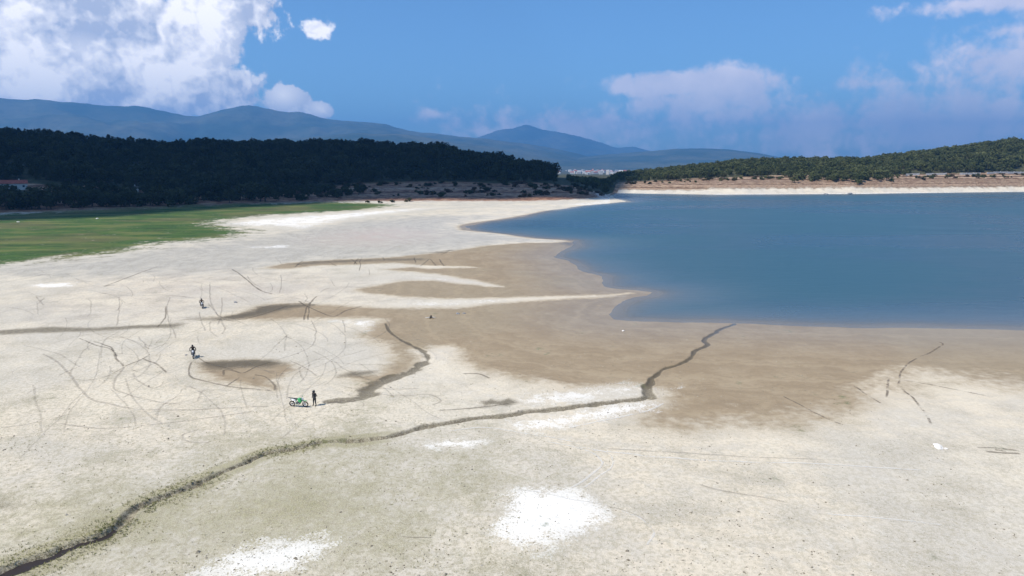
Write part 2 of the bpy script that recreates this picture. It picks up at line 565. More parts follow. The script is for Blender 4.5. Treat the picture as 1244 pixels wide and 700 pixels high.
for px, f, v in (([(-80, 412), (0, 401.5), (60, 398), (120, 399), (170, 394.5), (228, 393.5), (212, 398), (150, 401), (80, 404), (0, 407), (-80, 420)], 0.9, 1.0),
                 ([(228, 388), (262, 386), (290, 381), (315, 373), (340, 370), (385, 370.5), (350, 376), (320, 383), (285, 389), (262, 390)], 1.6, 1.0),
                 ([(236, 440), (280, 437.5), (330, 437), (350, 441), (330, 446), (290, 447), (262, 450), (245, 446)], 1.1, 0.95),
                 ([(410, 459), (425, 451), (462, 450), (452, 456), (430, 458)], 0.8, 0.95),
                 ([(584, 489), (596, 485), (606, 488), (618, 484), (632, 490), (616, 494), (600, 492), (590, 494)], 0.5, 1.0),
                 ([(555, 497), (580, 494), (620, 493), (600, 496), (570, 500)], 0.4, 0.6),
                 ([(-60, 604), (5, 606), (34, 613), (18, 621), (-60, 634)], 0.8, 0.65),
                 ([(405, 500), (425, 497), (448, 505), (430, 510), (405, 508)], 0.8, 0.4),
                 ([(545, 416), (560, 418), (590, 457), (596, 462), (570, 450)], 0.6, 0.0),
                 ([(500, 309), (545, 303), (560, 303), (540, 308)], 1.2, 0.7),
                 ([(330, 323), (380, 317), (440, 314.5), (520, 313), (520, 317), (440, 319), (380, 322)], 1.3, 0.6),
                 ([(670, 295), (700, 292.5), (702, 298), (690, 299)], 1.4, 0.6),
                 ([(630, 322), (655, 320.5), (660, 322), (640, 323.5)], 1.6, 0.5),
                 ([(30, 318), (120, 314), (230, 316), (120, 321), (40, 322)], 2.0, 0.35),
                 ([(20, 482), (60, 478), (110, 484), (60, 490), (20, 490)], 1.2, 0.35),
                 ([(0, 512), (40, 508), (70, 511), (30, 519), (0, 520)], 0.9, 0.3)):
    if v:
        dark = mx(dark, mask(px, f, v))
for q, v in ((st, 1.15), (br, 1.1), (di, 1.0)):
    dark = mx(dark, np.clip(1.4 - q * 0.8, 0, 1) * v)
white = np.zeros_like(Z)
for px, f, v in (([(258, 273), (290, 268), (340, 264), (400, 260), (450, 256), (500, 253), (545, 251.5), (500, 257), (460, 262), (420, 268), (390, 275), (365, 280), (330, 276), (290, 275)], 4.0, 0.62),
                 ([(598, 650), (612, 615), (625, 597), (645, 594), (700, 600), (727, 618), (734, 632), (712, 642), (680, 652), (650, 664), (620, 663)], 1.0, 1.0),
                 ([(512, 541), (545, 534), (590, 536), (570, 545), (520, 546)], 0.6, 0.85),
                 ([(238, 694), (280, 668), (330, 658), (400, 652), (416, 660), (380, 685), (350, 702), (290, 708), (250, 702)], 0.9, 0.85),
                 ([(624, 515), (680, 505), (740, 494), (800, 487.5), (806, 490), (790, 498), (740, 507), (700, 515), (660, 523), (630, 524)], 1.0, 0.85),
                 ([(600, 492), (650, 479), (700, 471), (760, 468), (784, 474), (772, 481), (700, 490), (650, 495)], 1.2, 0.6),
                 ([(796, 473), (830, 471), (820, 477), (800, 480)], 0.8, 0.5),
                 ([(42, 346), (86, 344), (85, 348), (45, 349.5)], 1.2, 1.0),
                 ([(300, 300), (345, 298), (348, 301), (310, 302)], 1.5, 0.8),
                 ([(455, 389), (400, 390), (420, 396), (447, 402), (455, 396)], 1.0, 0.6),
                 ([(470, 369), (560, 366), (640, 362), (770, 357.5), (640, 365), (560, 371), (480, 373)], 1.4, 0.55),
                 ([(500, 337), (553, 339), (608, 347.5), (560, 343.5), (520, 340)], 1.4, 0.5)):
    white = mx(white, mask(px, f * 1.5, v))
pink = mx(mask([(400, 288), (430, 282), (470, 279), (505, 283), (490, 292), (450, 296), (410, 294)], 9.0, 0.95), mask([(150, 346), (230, 338), (330, 340), (420, 352), (360, 364), (200, 368)], 12.0, 0.45))
pink = mx(pink, mask([(455, 352), (490, 344), (540, 344), (560, 350), (520, 357), (480, 357)], 4.0, 0.6))
pink = mx(pink, mask([(60, 372), (180, 370), (230, 385), (120, 394)], 8.0, 0.35))
GRASS = [(-900, 300), (-300, 280), (0, 261), (100, 257), (200, 253), (300, 249), (400, 246), (465, 247.5), (478, 250), (440, 255), (380, 258.5), (320, 262), (272, 267), (256, 271.5), (270, 275),
         (300, 281), (286, 287), (232, 292.5), (190, 296), (160, 304), (110, 310), (60, 315), (0, 322), (-300, 352), (-900, 420)]
grass = mask(GRASS, 7.0)
olive = mask([(-200, 760), (-100, 640), (60, 590), (220, 560), (330, 530), (430, 524), (470, 545), (560, 560), (615, 585), (610, 640), (560, 720), (420, 760)], 9.0, 0.85)
olive = mx(olive, mask([(-100, 505), (0, 470), (90, 465), (120, 500), (60, 545), (-100, 590)], 6.0, 0.35))
lim = np.interp(GX, [U(60, 620)[0] - 40, U(440, 535)[0], U(520, 520)[0]], [1, 1, 0.15])
olive = mx(olive, np.clip(2.3 - st * 0.45, 0, 1) * lim)
bank = np.clip((r_ - rr_[..., 0]) / 14.0, 0, 1)
right = AA > math.atan2(*px_dir(742, 215)[:2])
beach_top = np.where(right, 0.5, 0.10)
bu = (r_ - rr_[..., 0]) / (rr_[..., 1] - rr_[..., 0])
bank = np.where(right, np.clip((bu - 0.55) * 1.6, 0, 1), bank)
white = mx(white, np.where(right & (r_ > 600), np.clip((bu + 0.2) * 6, 0, 1) * np.clip((0.48 - bu) * 4, 0, 1) * 0.6, 0))
white = mx(white, np.where(~right & (AA > R(-12)) & (r_ > 480), np.clip((lake + 26) / 12, 0, 1) * 0.5, 0))
forest = np.clip((r_ - rr_[..., 2] + 10) / 30.0, 0, 1)
forest = np.where(r_ > 1500, 1, forest)


def on_slope(x, y):
    """the place on the hillside seen at a bearing and height"""
    d = px_dir(x, y)
    k = np.linspace(380, 1000, 1200) / math.hypot(d[0], d[1])
    X, Y = d[0] * k, d[1] * k
    zz = hill_z(X, Y)[0]
    i = int(np.argmax(zz > CAM_H + d[2] * k))
    return float(X[i]), float(Y[i])


HOUSE = on_slope(15, 229)
HOUSE_A = math.atan2(*HOUSE)
BARN = on_slope(160, 233)
c1, c2 = on_slope(40, 228), on_slope(138, 230)
CLEAR = [(c1[0], c1[1], 34, 10), (c2[0], c2[1], 26, 8)]
clearing = np.zeros_like(Z)
for cx, cy, ca, cb_ in CLEAR:
    clearing = mx(clearing, np.clip(1.6 - 1.2 * np.hypot((GX - cx) / ca, (GY - cy) / cb_), 0, 1))
forest = forest * (1 - clearing)

grey_bed = mx(mask([(-120, 336), (120, 338), (300, 330), (400, 315), (500, 311), (560, 303), (640, 293), (690, 292), (600, 283), (560, 279), (560, 270), (600, 262), (500, 262), (420, 270), (330, 285), (230, 296), (110, 314), (0, 326)], 8.0, 0.85),  # stretches of the bed given a greyer, darker tone
          mask([(430, 352), (460, 347), (500, 358), (440, 362), (380, 360)], 4.0, 0.5))
grey_bed = mx(grey_bed, mask([(-100, 372), (60, 368), (150, 378), (230, 392), (120, 396), (-100, 402)], 6.0, 0.4))
grey_bed = mx(grey_bed, mask([(350, 400), (440, 405), (470, 428), (430, 445), (380, 440)], 5.0, 0.3))
pink = np.where((bank > 0.02) & ~right & (r_ < 1400), bank, pink)
idx = np.arange(nr * na).reshape(nr, na)
wrap = np.concatenate([idx, idx[:, :1]], 1)
# the last and first bearings coincide at +-180 degrees
F = np.stack([idx[:-1, :-1], idx[:-1, 1:], idx[1:, 1:], idx[1:, :-1]], -1).reshape(-1, 4)[:, ::-1]
GV = np.stack([GX, GY, Z], -1).reshape(-1, 3)


def ground_material():
    mt, t = new_mat('lakebed_soil')
    t.dims = '2D'
    P = t.n('ShaderNodeNewGeometry').outputs['Position']
    A = t.n('ShaderNodeAttribute', attribute_name='soil')
    B = t.n('ShaderNodeAttribute', attribute_name='cover')
    E = t.n('ShaderNodeAttribute', attribute_name='shore')
    sa, sb = t.n('ShaderNodeSeparateColor'), t.n('ShaderNodeSeparateColor')
    t.put(sa.inputs[0], A.outputs['Color'])
    t.put(sb.inputs[0], B.outputs['Color'])
    wet, white, dark, olive = sa.outputs[0], sa.outputs[1], sa.outputs[2], A.outputs['Alpha']
    pink, grass, bank, forest = sb.outputs[0], sb.outputs[1], sb.outputs[2], B.outputs['Alpha']
    nL = t.noise(P, 0.018, 5, 0.6)
    nM = t.noise(P, 0.15, 8, 0.66)
    nS = t.noise(P, 0.9, 6, 0.65)
    nF = t.noise(P, 5.0, 6, 0.74)
    nG = t.noise(P, 14.0, 4, 0.7)
    # faint strand lines left by the falling water: contours of the distance to the shore
    sh = t.m('ADD', E.outputs['Fac'], t.m('MULTIPLY', nM, 9.0))
    strand = t.noise(sh, 0.55, 4, 0.65, dims='1D')
    dry = t.mix(t.step(nL, 0.38, 0.62), (0.605, 0.52, 0.392), (0.545, 0.486, 0.388))
    dry = t.mix(t.m('MULTIPLY', t.step(nM, 0.46, 0.66), 0.65), dry, (0.41, 0.36, 0.275))
    dry = t.mix(t.m('MULTIPLY', t.step(strand, 0.42, 0.66), 0.42), dry, (0.44, 0.40, 0.335))
    nP = t.noise(t.vm('ADD', P, (310.0, 90.0, 0.0)), 0.045, 6, 0.62)
    dry = t.mix(t.m('MULTIPLY', t.step(nP, 0.47, 0.64), 0.75), dry, (0.475, 0.43, 0.355))
    dry = t.mix(t.m('MULTIPLY', t.step(nP, 0.46, 0.36), 0.6), dry, (0.62, 0.54, 0.41))
    dry = t.mix(t.m('MULTIPLY', t.step(nS, 0.5, 0.75), 0.35), dry, (0.68, 0.64, 0.56))
    si = t.n('ShaderNodeAttribute', attribute_name='grey_bed').outputs['Fac']
    dry = t.mix(t.m('MULTIPLY', t.step(t.m('ADD', si, t.m('MULTIPLY', t.m('SUBTRACT', nM, 0.5), 1.4)), 0.1, 0.9), 0.85), dry, t.mix(t.step(strand, 0.4, 0.62), (0.295, 0.280, 0.255), (0.385, 0.36, 0.318)))
    dry = t.mix(t.m('MULTIPLY', pink, t.step(nM, 0.3, 0.6)), dry, (0.42, 0.335, 0.30))
    def edge(mk, amp, lo=0.36, hi=0.64, n=nM):
        return t.step(t.m('ADD', mk, t.m('MULTIPLY', t.m('SUBTRACT', n, 0.5), amp)), lo, hi)
    wv = t.mix(t.step(nM, 0.35, 0.68), (0.268, 0.200, 0.122), (0.325, 0.250, 0.158))
    wv = t.mix(t.m('MULTIPLY', t.step(strand, 0.45, 0.62), 0.35), wv, (0.225, 0.168, 0.102))
    wv = t.mix(t.m('MULTIPLY', t.step(nL, 0.45, 0.6), 0.4), wv, (0.285, 0.235, 0.155))
    wv = t.mix(t.m('MULTIPLY', t.step(nS, 0.46, 0.66), 0.35), wv, (0.225, 0.168, 0.102))
    wv = t.mix(t.m('MULTIPLY', t.step(nF, 0.52, 0.7), 0.3), wv, (0.36, 0.285, 0.185))
    wv = t.mix(t.m('MULTIPLY', t.step(strand, 0.47, 0.36), 0.4), wv, (0.35, 0.272, 0.17))
    nMS = t.m('ADD', t.m('MULTIPLY', nM, 0.6), t.m('MULTIPLY', nS, 0.4))
    nMSF = t.m('ADD', t.m('MULTIPLY', nMS, 0.6), t.m('MULTIPLY', nF, 0.4))
    wm = edge(wet, 1.1, 0.32, 0.70, nMS)
    damp = t.m('MULTIPLY', edge(wet, 1.0, 0.0, 0.6, nMS), 0.62)
    col = t.mix(damp, dry, (0.42, 0.335, 0.222))
    col = t.mix(wm, col, wv)
    wh = edge(white, 3.8, 0.42, 0.60, nMSF)
    col = t.mix(t.m('MULTIPLY', wh, t.m('ADD', 0.25, t.m('MULTIPLY', white, 0.75))), col, (0.84, 0.81, 0.75))
    ol = edge(olive, 1.6, 0.2, 0.95, nMS)
    col = t.mix(t.m('MULTIPLY', t.m('MULTIPLY', ol, 0.78), t.m('SUBTRACT', 1.0, t.m('MULTIPLY', wh, 0.85))), col, t.mix(nS, (0.185, 0.172, 0.070), (0.33, 0.292, 0.140)))
    dm = edge(dark, 1.7, 0.25, 0.80, nMSF)
    col = t.mix(t.m('MULTIPLY', dm, 0.93), col, t.mix(nS, (0.060, 0.048, 0.028), (0.15, 0.118, 0.074)))
    # clods, grit and dry stubble
    nK = t.noise(P, 2.1, 5, 0.7)
    kk = t.m('MULTIPLY', t.step(nK, 0.45, 0.60), t.m('ADD', 0.40, t.m('MULTIPLY', olive, 0.5)))
    kk = t.m('MULTIPLY', kk, t.step(E.outputs['Fac'], -18.0, -70.0, 0.12, 1.0))
    kk = t.m('MULTIPLY', kk, t.m('SUBTRACT', 1.0, t.m('MAXIMUM', wm, t.m('MULTIPLY', wh, 0.8))))
    col = t.mix(kk, col, (0.315, 0.275, 0.185))
    grit = t.step(t.m('ADD', nF, t.m('MULTIPLY', t.m('SUBTRACT', nS, 0.5), 0.35)), 0.46, 0.68)
    gs = t.m('MULTIPLY', grit, t.m('ADD', 0.50, t.m('MULTIPLY', olive, 0.6)))
    gs = t.m('MULTIPLY', gs, t.m('SUBTRACT', 1.0, t.m('MULTIPLY', wm, 0.75)))
    gs = t.m('MULTIPLY', gs, t.step(E.outputs['Fac'], -15.0, -60.0, 0.25, 1.0))
    gs = t.m('MULTIPLY', gs, t.step(nM, 0.36, 0.62, 0.25, 1.0))
    gs = t.m('MULTIPLY', gs, t.m('SUBTRACT', 1.0, t.m('MULTIPLY', wh, 0.7)))
    col = t.mix(gs, col, (0.215, 0.190, 0.115))
    pale = t.m('MULTIPLY', t.step(nG, 0.50, 0.66), 0.42)
    pale = t.m('MULTIPLY', pale, t.m('SUBTRACT', 1.0, wm))
    col = t.mix(pale, col, (0.72, 0.655, 0.54))
    # meadow
    gm = t.m('MULTIPLY', edge(grass, 2.6, 0.28, 0.74, nMS), t.step(nMS, 0.25, 0.42, 0.75, 1.0))
    gcol = t.mix(t.step(nM, 0.35, 0.65), (0.028, 0.070, 0.012), (0.052, 0.100, 0.018))
    gcol = t.mix(t.m('MULTIPLY', t.step(nL, 0.46, 0.62), 0.75), gcol, (0.105, 0.095, 0.038))
    nQ = t.noise(t.vm('MULTIPLY', P, (0.6, 1.6, 1.0)), 0.05, 6, 0.65)
    gcol = t.mix(t.m('MULTIPLY', t.step(nQ, 0.48, 0.62), 0.8), gcol, (0.125, 0.135, 0.038))
    gcol = t.mix(t.m('MULTIPLY', t.step(nQ, 0.44, 0.32), 0.7), gcol, (0.022, 0.050, 0.010))
    gcol = t.mix(t.m('MULTIPLY', t.step(nS, 0.5, 0.7), 0.3), gcol, (0.10, 0.088, 0.045))
    col = t.mix(gm, col, gcol)
    # red-brown bank with dry grass
    bcol = t.mix(t.step(nM, 0.36, 0.62), (0.165, 0.090, 0.058), (0.30, 0.20, 0.132))
    bcol = t.mix(t.m('MULTIPLY', t.step(nS, 0.44, 0.62), 0.75), bcol, (0.085, 0.072, 0.038))
    zz = t.n('ShaderNodeSeparateXYZ')
    t.put(zz.inputs[0], P)
    bcol = t.mix(t.m('MULTIPLY', pink, 0.8), bcol, t.mix(t.step(nM, 0.40, 0.60), (0.155, 0.060, 0.034), (0.37, 0.195, 0.110)))
    lay = t.noise(t.m('ADD', zz.outputs[2], t.m('MULTIPLY', nM, 2.2)), 0.9, 3, 0.6, dims='1D')
    bcol = t.mix(t.m('MULTIPLY', t.step(lay, 0.50, 0.62), 0.8), bcol, (0.42, 0.30, 0.205))
    bcol = t.mix(t.m('MULTIPLY', t.step(lay, 0.46, 0.36), 0.75), bcol, (0.085, 0.050, 0.030))
    bm = t.m('MULTIPLY', edge(bank, 0.7, 0.3, 0.7), t.m('SUBTRACT', 1.0, t.m('MULTIPLY', gm, 0.8)))
    bm = t.m('MULTIPLY', bm, t.m('SUBTRACT', 1.0, wh))
    col = t.mix(bm, col, bcol)
    fcol = t.mix(t.step(nM, 0.4, 0.6), (0.040, 0.042, 0.020), (0.075, 0.072, 0.035))
    col = t.mix(edge(forest, 0.5), col, fcol)
    bp = t.n('ShaderNodeBump')
    bp.inputs['Strength'].default_value = 0.55
    bp.inputs['Distance'].default_value = 0.10
    hgt = t.m('ADD', t.m('MULTIPLY', nS, 1.2), t.m('MULTIPLY', nF, 0.8))
    hgt = t.m('ADD', hgt, t.m('MULTIPLY', nG, 0.25))
    t.put(bp.inputs['Height'], t.m('MULTIPLY', hgt, t.m('SUBTRACT', 1.0, t.m('MULTIPLY', wm, 0.7))))
    rough = t.m('SUBTRACT', 0.95, t.m('MULTIPLY', wm, t.step(E.outputs['Fac'], -28.0, -1.0, 0.22, 0.55)))
    rough = t.m('SUBTRACT', rough, t.m('MULTIPLY', dm, 0.10))
    finish(t, principled(t, col, rough, bp.outputs[0], 0.0, t.step(t.m('MULTIPLY', wm, t.step(E.outputs['Fac'], -30.0, -2.0)), 0.0, 1.0, 0.2, 0.5)))
    return mt


gm = mesh_np('ground', GV, F, [ground_material()])
attr_col(gm, 'soil', np.stack([wet, white, dark, olive], -1).reshape(-1, 4))
attr_col(gm, 'cover', np.stack([pink, grass, bank, forest], -1).reshape(-1, 4))
attr_f(gm, 'grey_bed', grey_bed)
attr_f(gm, 'shore', np.where(r_ < 1500, lake, 0))
ground = tag(link(bpy.data.objects.new('ground', gm)), 'pale dry lakebed with brown wet mud running up to wooded banks', None, None, 'structure')


# ------------------------------------------------------------------ water
def water_material(name, deep, stream=False):
    mt, t = new_mat(name)
    t.dims = '2D'
    P = t.n('ShaderNodeNewGeometry').outputs['Position']
    dp = t.n('ShaderNodeAttribute', attribute_name='depth').outputs['Fac']
    mp = t.n('ShaderNodeMapping')
    t.put(mp.inputs[0], P)
    mp.inputs['Scale'].default_value = (0.4, 1.0, 1.0)
    mp.inputs['Rotation'].default_value = (0, 0, 0.25)
    w1 = t.noise(mp.outputs[0], 0.55, 5, 0.6)
    w2 = t.noise(mp.outputs[0], 0.014, 5, 0.6)
    w3 = t.noise(mp.outputs[0], 0.1, 4, 0.6)
    bp = t.n('ShaderNodeBump')
    bp.inputs['Strength'].default_value = 0.32 if not stream else 0.1
    bp.inputs['Distance'].default_value = 0.22 if not stream else 0.03
    t.put(bp.inputs['Height'], t.m('ADD', w1, t.m('MULTIPLY', w3, 1.4)))
    col = t.mix(t.step(w2, 0.36, 0.64), tuple(q * 0.78 for q in deep), tuple(q * 1.18 for q in deep))
    if not stream:
        col = t.mix(t.m('POWER', 2.718, t.m('MULTIPLY', dp, -5.0)), col, (0.20, 0.225, 0.245))
    rough = t.step(w2, 0.35, 0.65, 0.24, 0.36) if not stream else 0.5
    pr = principled(t, col, rough, bp.outputs[0], 0, 0.5 if not stream else 0.2, 1.33)
    tr = t.n('ShaderNodeBsdfTransparent')
    mx_ = t.n('ShaderNodeMixShader')
    a = t.m('SUBTRACT', 1.0, t.m('POWER', 2.718, t.m('MULTIPLY', dp, -11.0)))
    t.put(mx_.inputs[0], t.m('MAXIMUM', a, 0.45, clamp=True))
    t.t.links.new(tr.outputs[0], mx_.inputs[1])
    t.t.links.new(pr, mx_.inputs[2])
    finish(t, mx_.outputs[0])
    return mt


zf = Z.copy()
sel = (lakej > -1.5) & (GY > 0) & (r_ < 1500)
rk = np.arange(0, nr - 2, 2)
ck = np.arange(0, na - 2, 2)
q = idx[np.ix_(rk, ck)]
fw = np.stack([q, q + 2, q + 2 * na + 2, q + 2 * na], -1).reshape(-1, 4)[:, ::-1]
fw = fw[sel.ravel()[fw].any(1)]
uq, invq = np.unique(fw, return_inverse=True)
WV = GV[uq].copy()
depth = np.maximum(-WV[:, 2], 0)
WV[:, 2] = 0.0
wm_ = mesh_np('lake_water', WV, invq.reshape(-1, 4), [water_material('lake_water', (0.027, 0.070, 0.086))])
attr_f(wm_, 'depth', depth)
tag(link(bpy.data.objects.new('lake_water', wm_)), 'deep blue reservoir water filling the right half', None, None, 'structure')

# dark water standing in the lower stream
SP = STREAM[:int(_n * 0.285)]
sv, sf, sd = [], [], []
for i, p in enumerate(SP):
    d = SP[min(i + 1, len(SP) - 1)] - SP[max(i - 1, 0)]
    d /= np.linalg.norm(d)
    nrm = np.array([-d[1], d[0]])
    w = 1.5 * (1 - 0.75 * (i / len(SP)) ** 2)
    for s in (-1, 0, 1):
        sv.append((*(p + nrm * s * w), 0.0))
        sd.append(1.2)
    if i:
        for k in range(2):
            a = (i - 1) * 3 + k
            sf.append((a, a + 1, a + 4, a + 3))
sm_ = mesh_np('stream_water', sv, np.array(sf)[:, ::-1], [water_material('stream_water', (0.030, 0.024, 0.022), True)])
attr_f(sm_, 'depth', sd)
tag(link(bpy.data.objects.new('stream_water', sm_)), 'dark shallow water in the stream bed at lower left', None, None, 'structure')


# ------------------------------------------------------------------ mountains
def mountain_material(name, a, b):
    mt, t = new_mat(name)
    P = t.n('ShaderNodeNewGeometry').outputs['Position']
    n1 = t.noise(P, 0.0011, 7, 0.62)
    n2 = t.noise(P, 0.012, 4, 0.6)
    c = t.mix(t.step(n1, 0.38, 0.62), a, b)
    c = t.mix(t.m('MULTIPLY', t.step(n2, 0.45, 0.7), 0.5), c, tuple(q * 0.55 for q in a))
    finish(t, principled(t, c, 0.95, None, 0, 0.1))
    return mt


def mountain(name, label, ridge, r_ridge, r_foot, r_back, seed, mat, zfoot=-30, rough=1.0):
    xs = np.array([p[0] for p in ridge], float)
    ys = np.array([p[1] for p in ridge], float)
    dirs = np.array([px_dir(x, y) for x, y in ridge])
    A = np.arctan2(dirs[:, 0], dirs[:, 1])
    tz = dirs[:, 2] / np.hypot(dirs[:, 0], dirs[:, 1])
    aa = np.linspace(A[0], A[-1], 420)
    tt = np.interp(aa, A, tz)
    k = np.ones(5) / 5
    tt = np.convolve(np.pad(tt, 2, mode='edge'), k, 'valid')
    rads = np.concatenate([np.linspace(r_foot, r_ridge, 60), np.linspace(r_ridge, r_back, 24)[1:]])
    AZ, RD = np.meshgrid(aa, rads)
    tt = tt * (1 + 0.05 * (fbm(aa * 100, aa * 0, 0.5, 4, seed) - 0.5))
    hz = CAM_H + tt[None, :] * r_ridge
    u = np.where(RD <= r_ridge, (RD - r_foot) / (r_ridge - r_foot), 1 - (RD - r_ridge) / (r_back - r_ridge))
    X, Y = RD * np.sin(AZ), RD * np.cos(AZ)
    sp = fbm(X, Y, 1 / 2600.0, 5, seed)
    ridged = 1 - np.abs(2 * fbm(X, Y, 1 / 1800.0, 5, seed + 9) - 1)
    base = zfoot + (hz - zfoot) * np.clip(u, 0, 1) ** 1.15
    Zm = base + (hz - zfoot) * rough * ((sp - 0.5) * 0.55 + (ridged - 0.75) * 0.5) * np.sin(np.clip(u, 0, 1) * math.pi) ** 0.9
    Zm += (hz - zfoot) * 0.085 * (fbm(X, Y, 1 / 420.0, 4, seed + 4) - 0.5) * np.clip(u * 3, 0, 1)
    # never above the skyline seen from the lake basin
    lim = CAM_H + tt[None, :] * RD * 0.995
    Zm = np.where(u < 0.97, np.minimum(Zm, lim), Zm)
    ii = np.arange(X.size).reshape(X.shape)
    Fm = np.stack([ii[:-1, :-1], ii[:-1, 1:], ii[1:, 1:], ii[1:, :-1]], -1).reshape(-1, 4)[:, ::-1]
    me = mesh_np(name, np.stack([X, Y, Zm], -1).reshape(-1, 3), Fm, [mat])
    return tag(link(bpy.data.objects.new(name, me)), label, None, None, 'structure')


MM = mountain_material('wooded_mountain', (0.030, 0.048, 0.024), (0.085, 0.088, 0.05))
mountain('mountain_range', 'long blue mountain range with a rounded peak on the left horizon',
         [(-900, 150), (-500, 128), (-200, 112), (0, 118), (60, 123), (130, 129), (165, 129), (200, 135), (240, 141), (262, 134), (285, 130), (298, 128), (315, 130), (340, 135), (365, 136), (400, 144), (440, 149), (470, 151), (500, 160), (540, 164), (600, 170), (650, 176), (700, 186), (740, 197), (770, 206)],
         12000, 8500, 15500, 3, MM)
mountain('foothill_range', 'darker wooded foothills below the long mountain range',
         [(-400, 175), (100, 178), (300, 172), (430, 162), (480, 163), (520, 168), (560, 174), (600, 179), (640, 187), (680, 194), (720, 199), (760, 204), (800, 207)],
         9000, 6500, 11000, 13, MM)
mountain('mountain_peak', 'pale blue mountain peak rising behind the foothills at centre',
         [(480, 200), (560, 172), (590, 164), (610, 158), (628, 154), (640, 153), (660, 157), (690, 162), (720, 170), (750, 180), (770, 178), (800, 186), (850, 192), (1000, 204)],
         17600, 14500, 19600, 23, MM)
mountain('distant_hills', 'low blue hills on the horizon behind the right wooded shore',
         [(560, 207), (650, 200), (700, 192), (740, 187), (780, 184), (820, 181), (850, 181), (890, 182), (930, 188), (960, 193), (1010, 199), (1100, 200), (1300, 190), (1700, 185), (2300, 195)],
         11000, 7500, 13500, 33, MM)


# ------------------------------------------------------------------ unseen cloud, added and outlined to shade the left wood and bank
def cloud_shade():
    foot = UP([(-1200, 268), (-100, 259), (0, 268), (120, 262), (220, 256), (300, 250.5), (400, 246), (500, 244.5), (600, 244), (680, 243), (738, 241)], 0.3)
    far = [(120, 800), (130, 1250), (-200, 1450), (-900, 1450), (-1500, 900)]
    P = np.vstack([foot, far])
    me_v, me_f = [], []
    bm = bmesh.new()
    bmesh.ops.create_icosphere(bm, subdivisions=2, radius=1)
    sv = np.array([v.co[:] for v in bm.verts])
    sf = np.array([[v.index for v in f.verts] for f in bm.faces])
    bm.free()
    alt = 1750.0
    off = SUN_H * (alt / math.tan(SUN_EL))
    r = np.random.default_rng(5)
    cnt = 0
    tries = 0
    ring_ = []
    for i in range(len(P)):
        A_, B_ = P[i], P[(i + 1) % len(P)]
        L_ = np.linalg.norm(B_ - A_)
        nn_ = np.array([-(B_ - A_)[1], (B_ - A_)[0]]) / L_
        for k in range(int(L_ / 22)):
            c_ = A_ + (B_ - A_) * (k + .5) * 22 / L_
            ra = r.uniform(28, 70)
            for sg in (1, -1):
                q_ = c_ + nn_ * sg * ra * r.uniform(.7, 1.15)
                if sdf_poly(np.array([q_[0]]), np.array([q_[1]]), P)[0] > 0:
                    ring_.append((q_[0], q_[1], ra))
                    break
    for (x, y, rad) in ring_:
        vv = sv * (rad * (1 + r.uniform(-.05, .05, len(sv))))[:, None] * np.array([1, 1, 0.8])
        me_f.append(sf + len(sv) * cnt)
        me_v.append(vv + np.array([x + off.x, y + off.y, alt + r.uniform(0, 40)]))
        cnt += 1
    full = cnt + 420
    while cnt < full and tries < 30000:
        tries += 1
        x, y = r.uniform(P[:, 0].min(), P[:, 0].max()), r.uniform(P[:, 1].min(), P[:, 1].max())
        d = float(sdf_poly(np.array([x]), np.array([y]), P)[0])
        rad = min(d * 1.05, r.uniform(50, 190))
        if d < 10:
            continue
        nv = np.array([mnoise.noise(Vector(v * 2.2 + r.uniform(0, 50))) for v in sv]) if False else r.uniform(-.05, .05, len(sv))
        vv = sv * (rad * (1 + nv))[:, None] * np.array([1, 1, 0.8])
        vv += np.array([x + off.x, y + off.y, alt + r.uniform(0, 40)])
        me_f.append(sf + len(sv) * cnt)
        me_v.append(vv)
        cnt += 1
    mt, t = new_mat('cloud')
    P_ = t.n('ShaderNodeNewGeometry').outputs['Position']
    n1 = t.noise(P_, 0.02, 4)
    finish(t, principled(t, t.mix(n1, (0.78, 0.79, 0.82), (0.9, 0.9, 0.9)), 1.0, None, 0, 0.0))
    me = mesh_np('cloud', np.vstack(me_v), np.vstack(me_f), [mt])
    tag(link(bpy.data.objects.new('cloud', me)), 'unseen cumulus cloud added to shade the left wood and bank', None, None, 'structure')


cloud_shade()

# ------------------------------------------------------------------ haze
mt, t = new_mat('haze')
pv = t.n('ShaderNodeVolumePrincipled')
pv.inputs['Color'].default_value = (0.17, 0.49, 1.0, 1)
pv.inputs['Density'].default_value = 9e-5
pv.inputs['Anisotropy'].default_value = 0.2
finish(t, None, pv.outputs[0])
hb = bmesh.new()
bmesh.ops.create_cube(hb, size=1.0)
for v in hb.verts:
    v.co = Vector((v.co.x * 40000, v.co.y * 40000, -48 if v.co.z < 0 else 1230))
hm = bpy.data.meshes.new('haze')
hb.to_mesh(hm)
hb.free()
hm.materials.append(mt)
tag(link(bpy.data.objects.new('haze', hm)), 'thin blue summer haze over the valley', None, None, 'stuff')


# ------------------------------------------------------------------ vegetation
def leaf_material(name, a, b, trans=0.25):
    mt, t = new_mat(name)
    oi = t.n('ShaderNodeObjectInfo')
    P = t.n('ShaderNodeTexCoord').outputs['Object']
    n1 = t.noise(P, 1.3, 3)
    f = t.m('ADD', t.m('MULTIPLY', oi.outputs['Random'], 0.7), t.m('MULTIPLY', n1, 0.5), clamp=True)
    c = t.mix(f, a, b)
    p = principled(t, c, 0.75, None, 0, 0.15)
    tl = t.n('ShaderNodeBsdfTranslucent')
    t.put(tl.inputs[0], c)
    ms = t.n('ShaderNodeMixShader')
    ms.inputs[0].default_value = trans
    t.t.links.new(p, ms.inputs[1])
    t.t.links.new(tl.outputs[0], ms.inputs[2])
    finish(t, ms.outputs[0])
    return mt


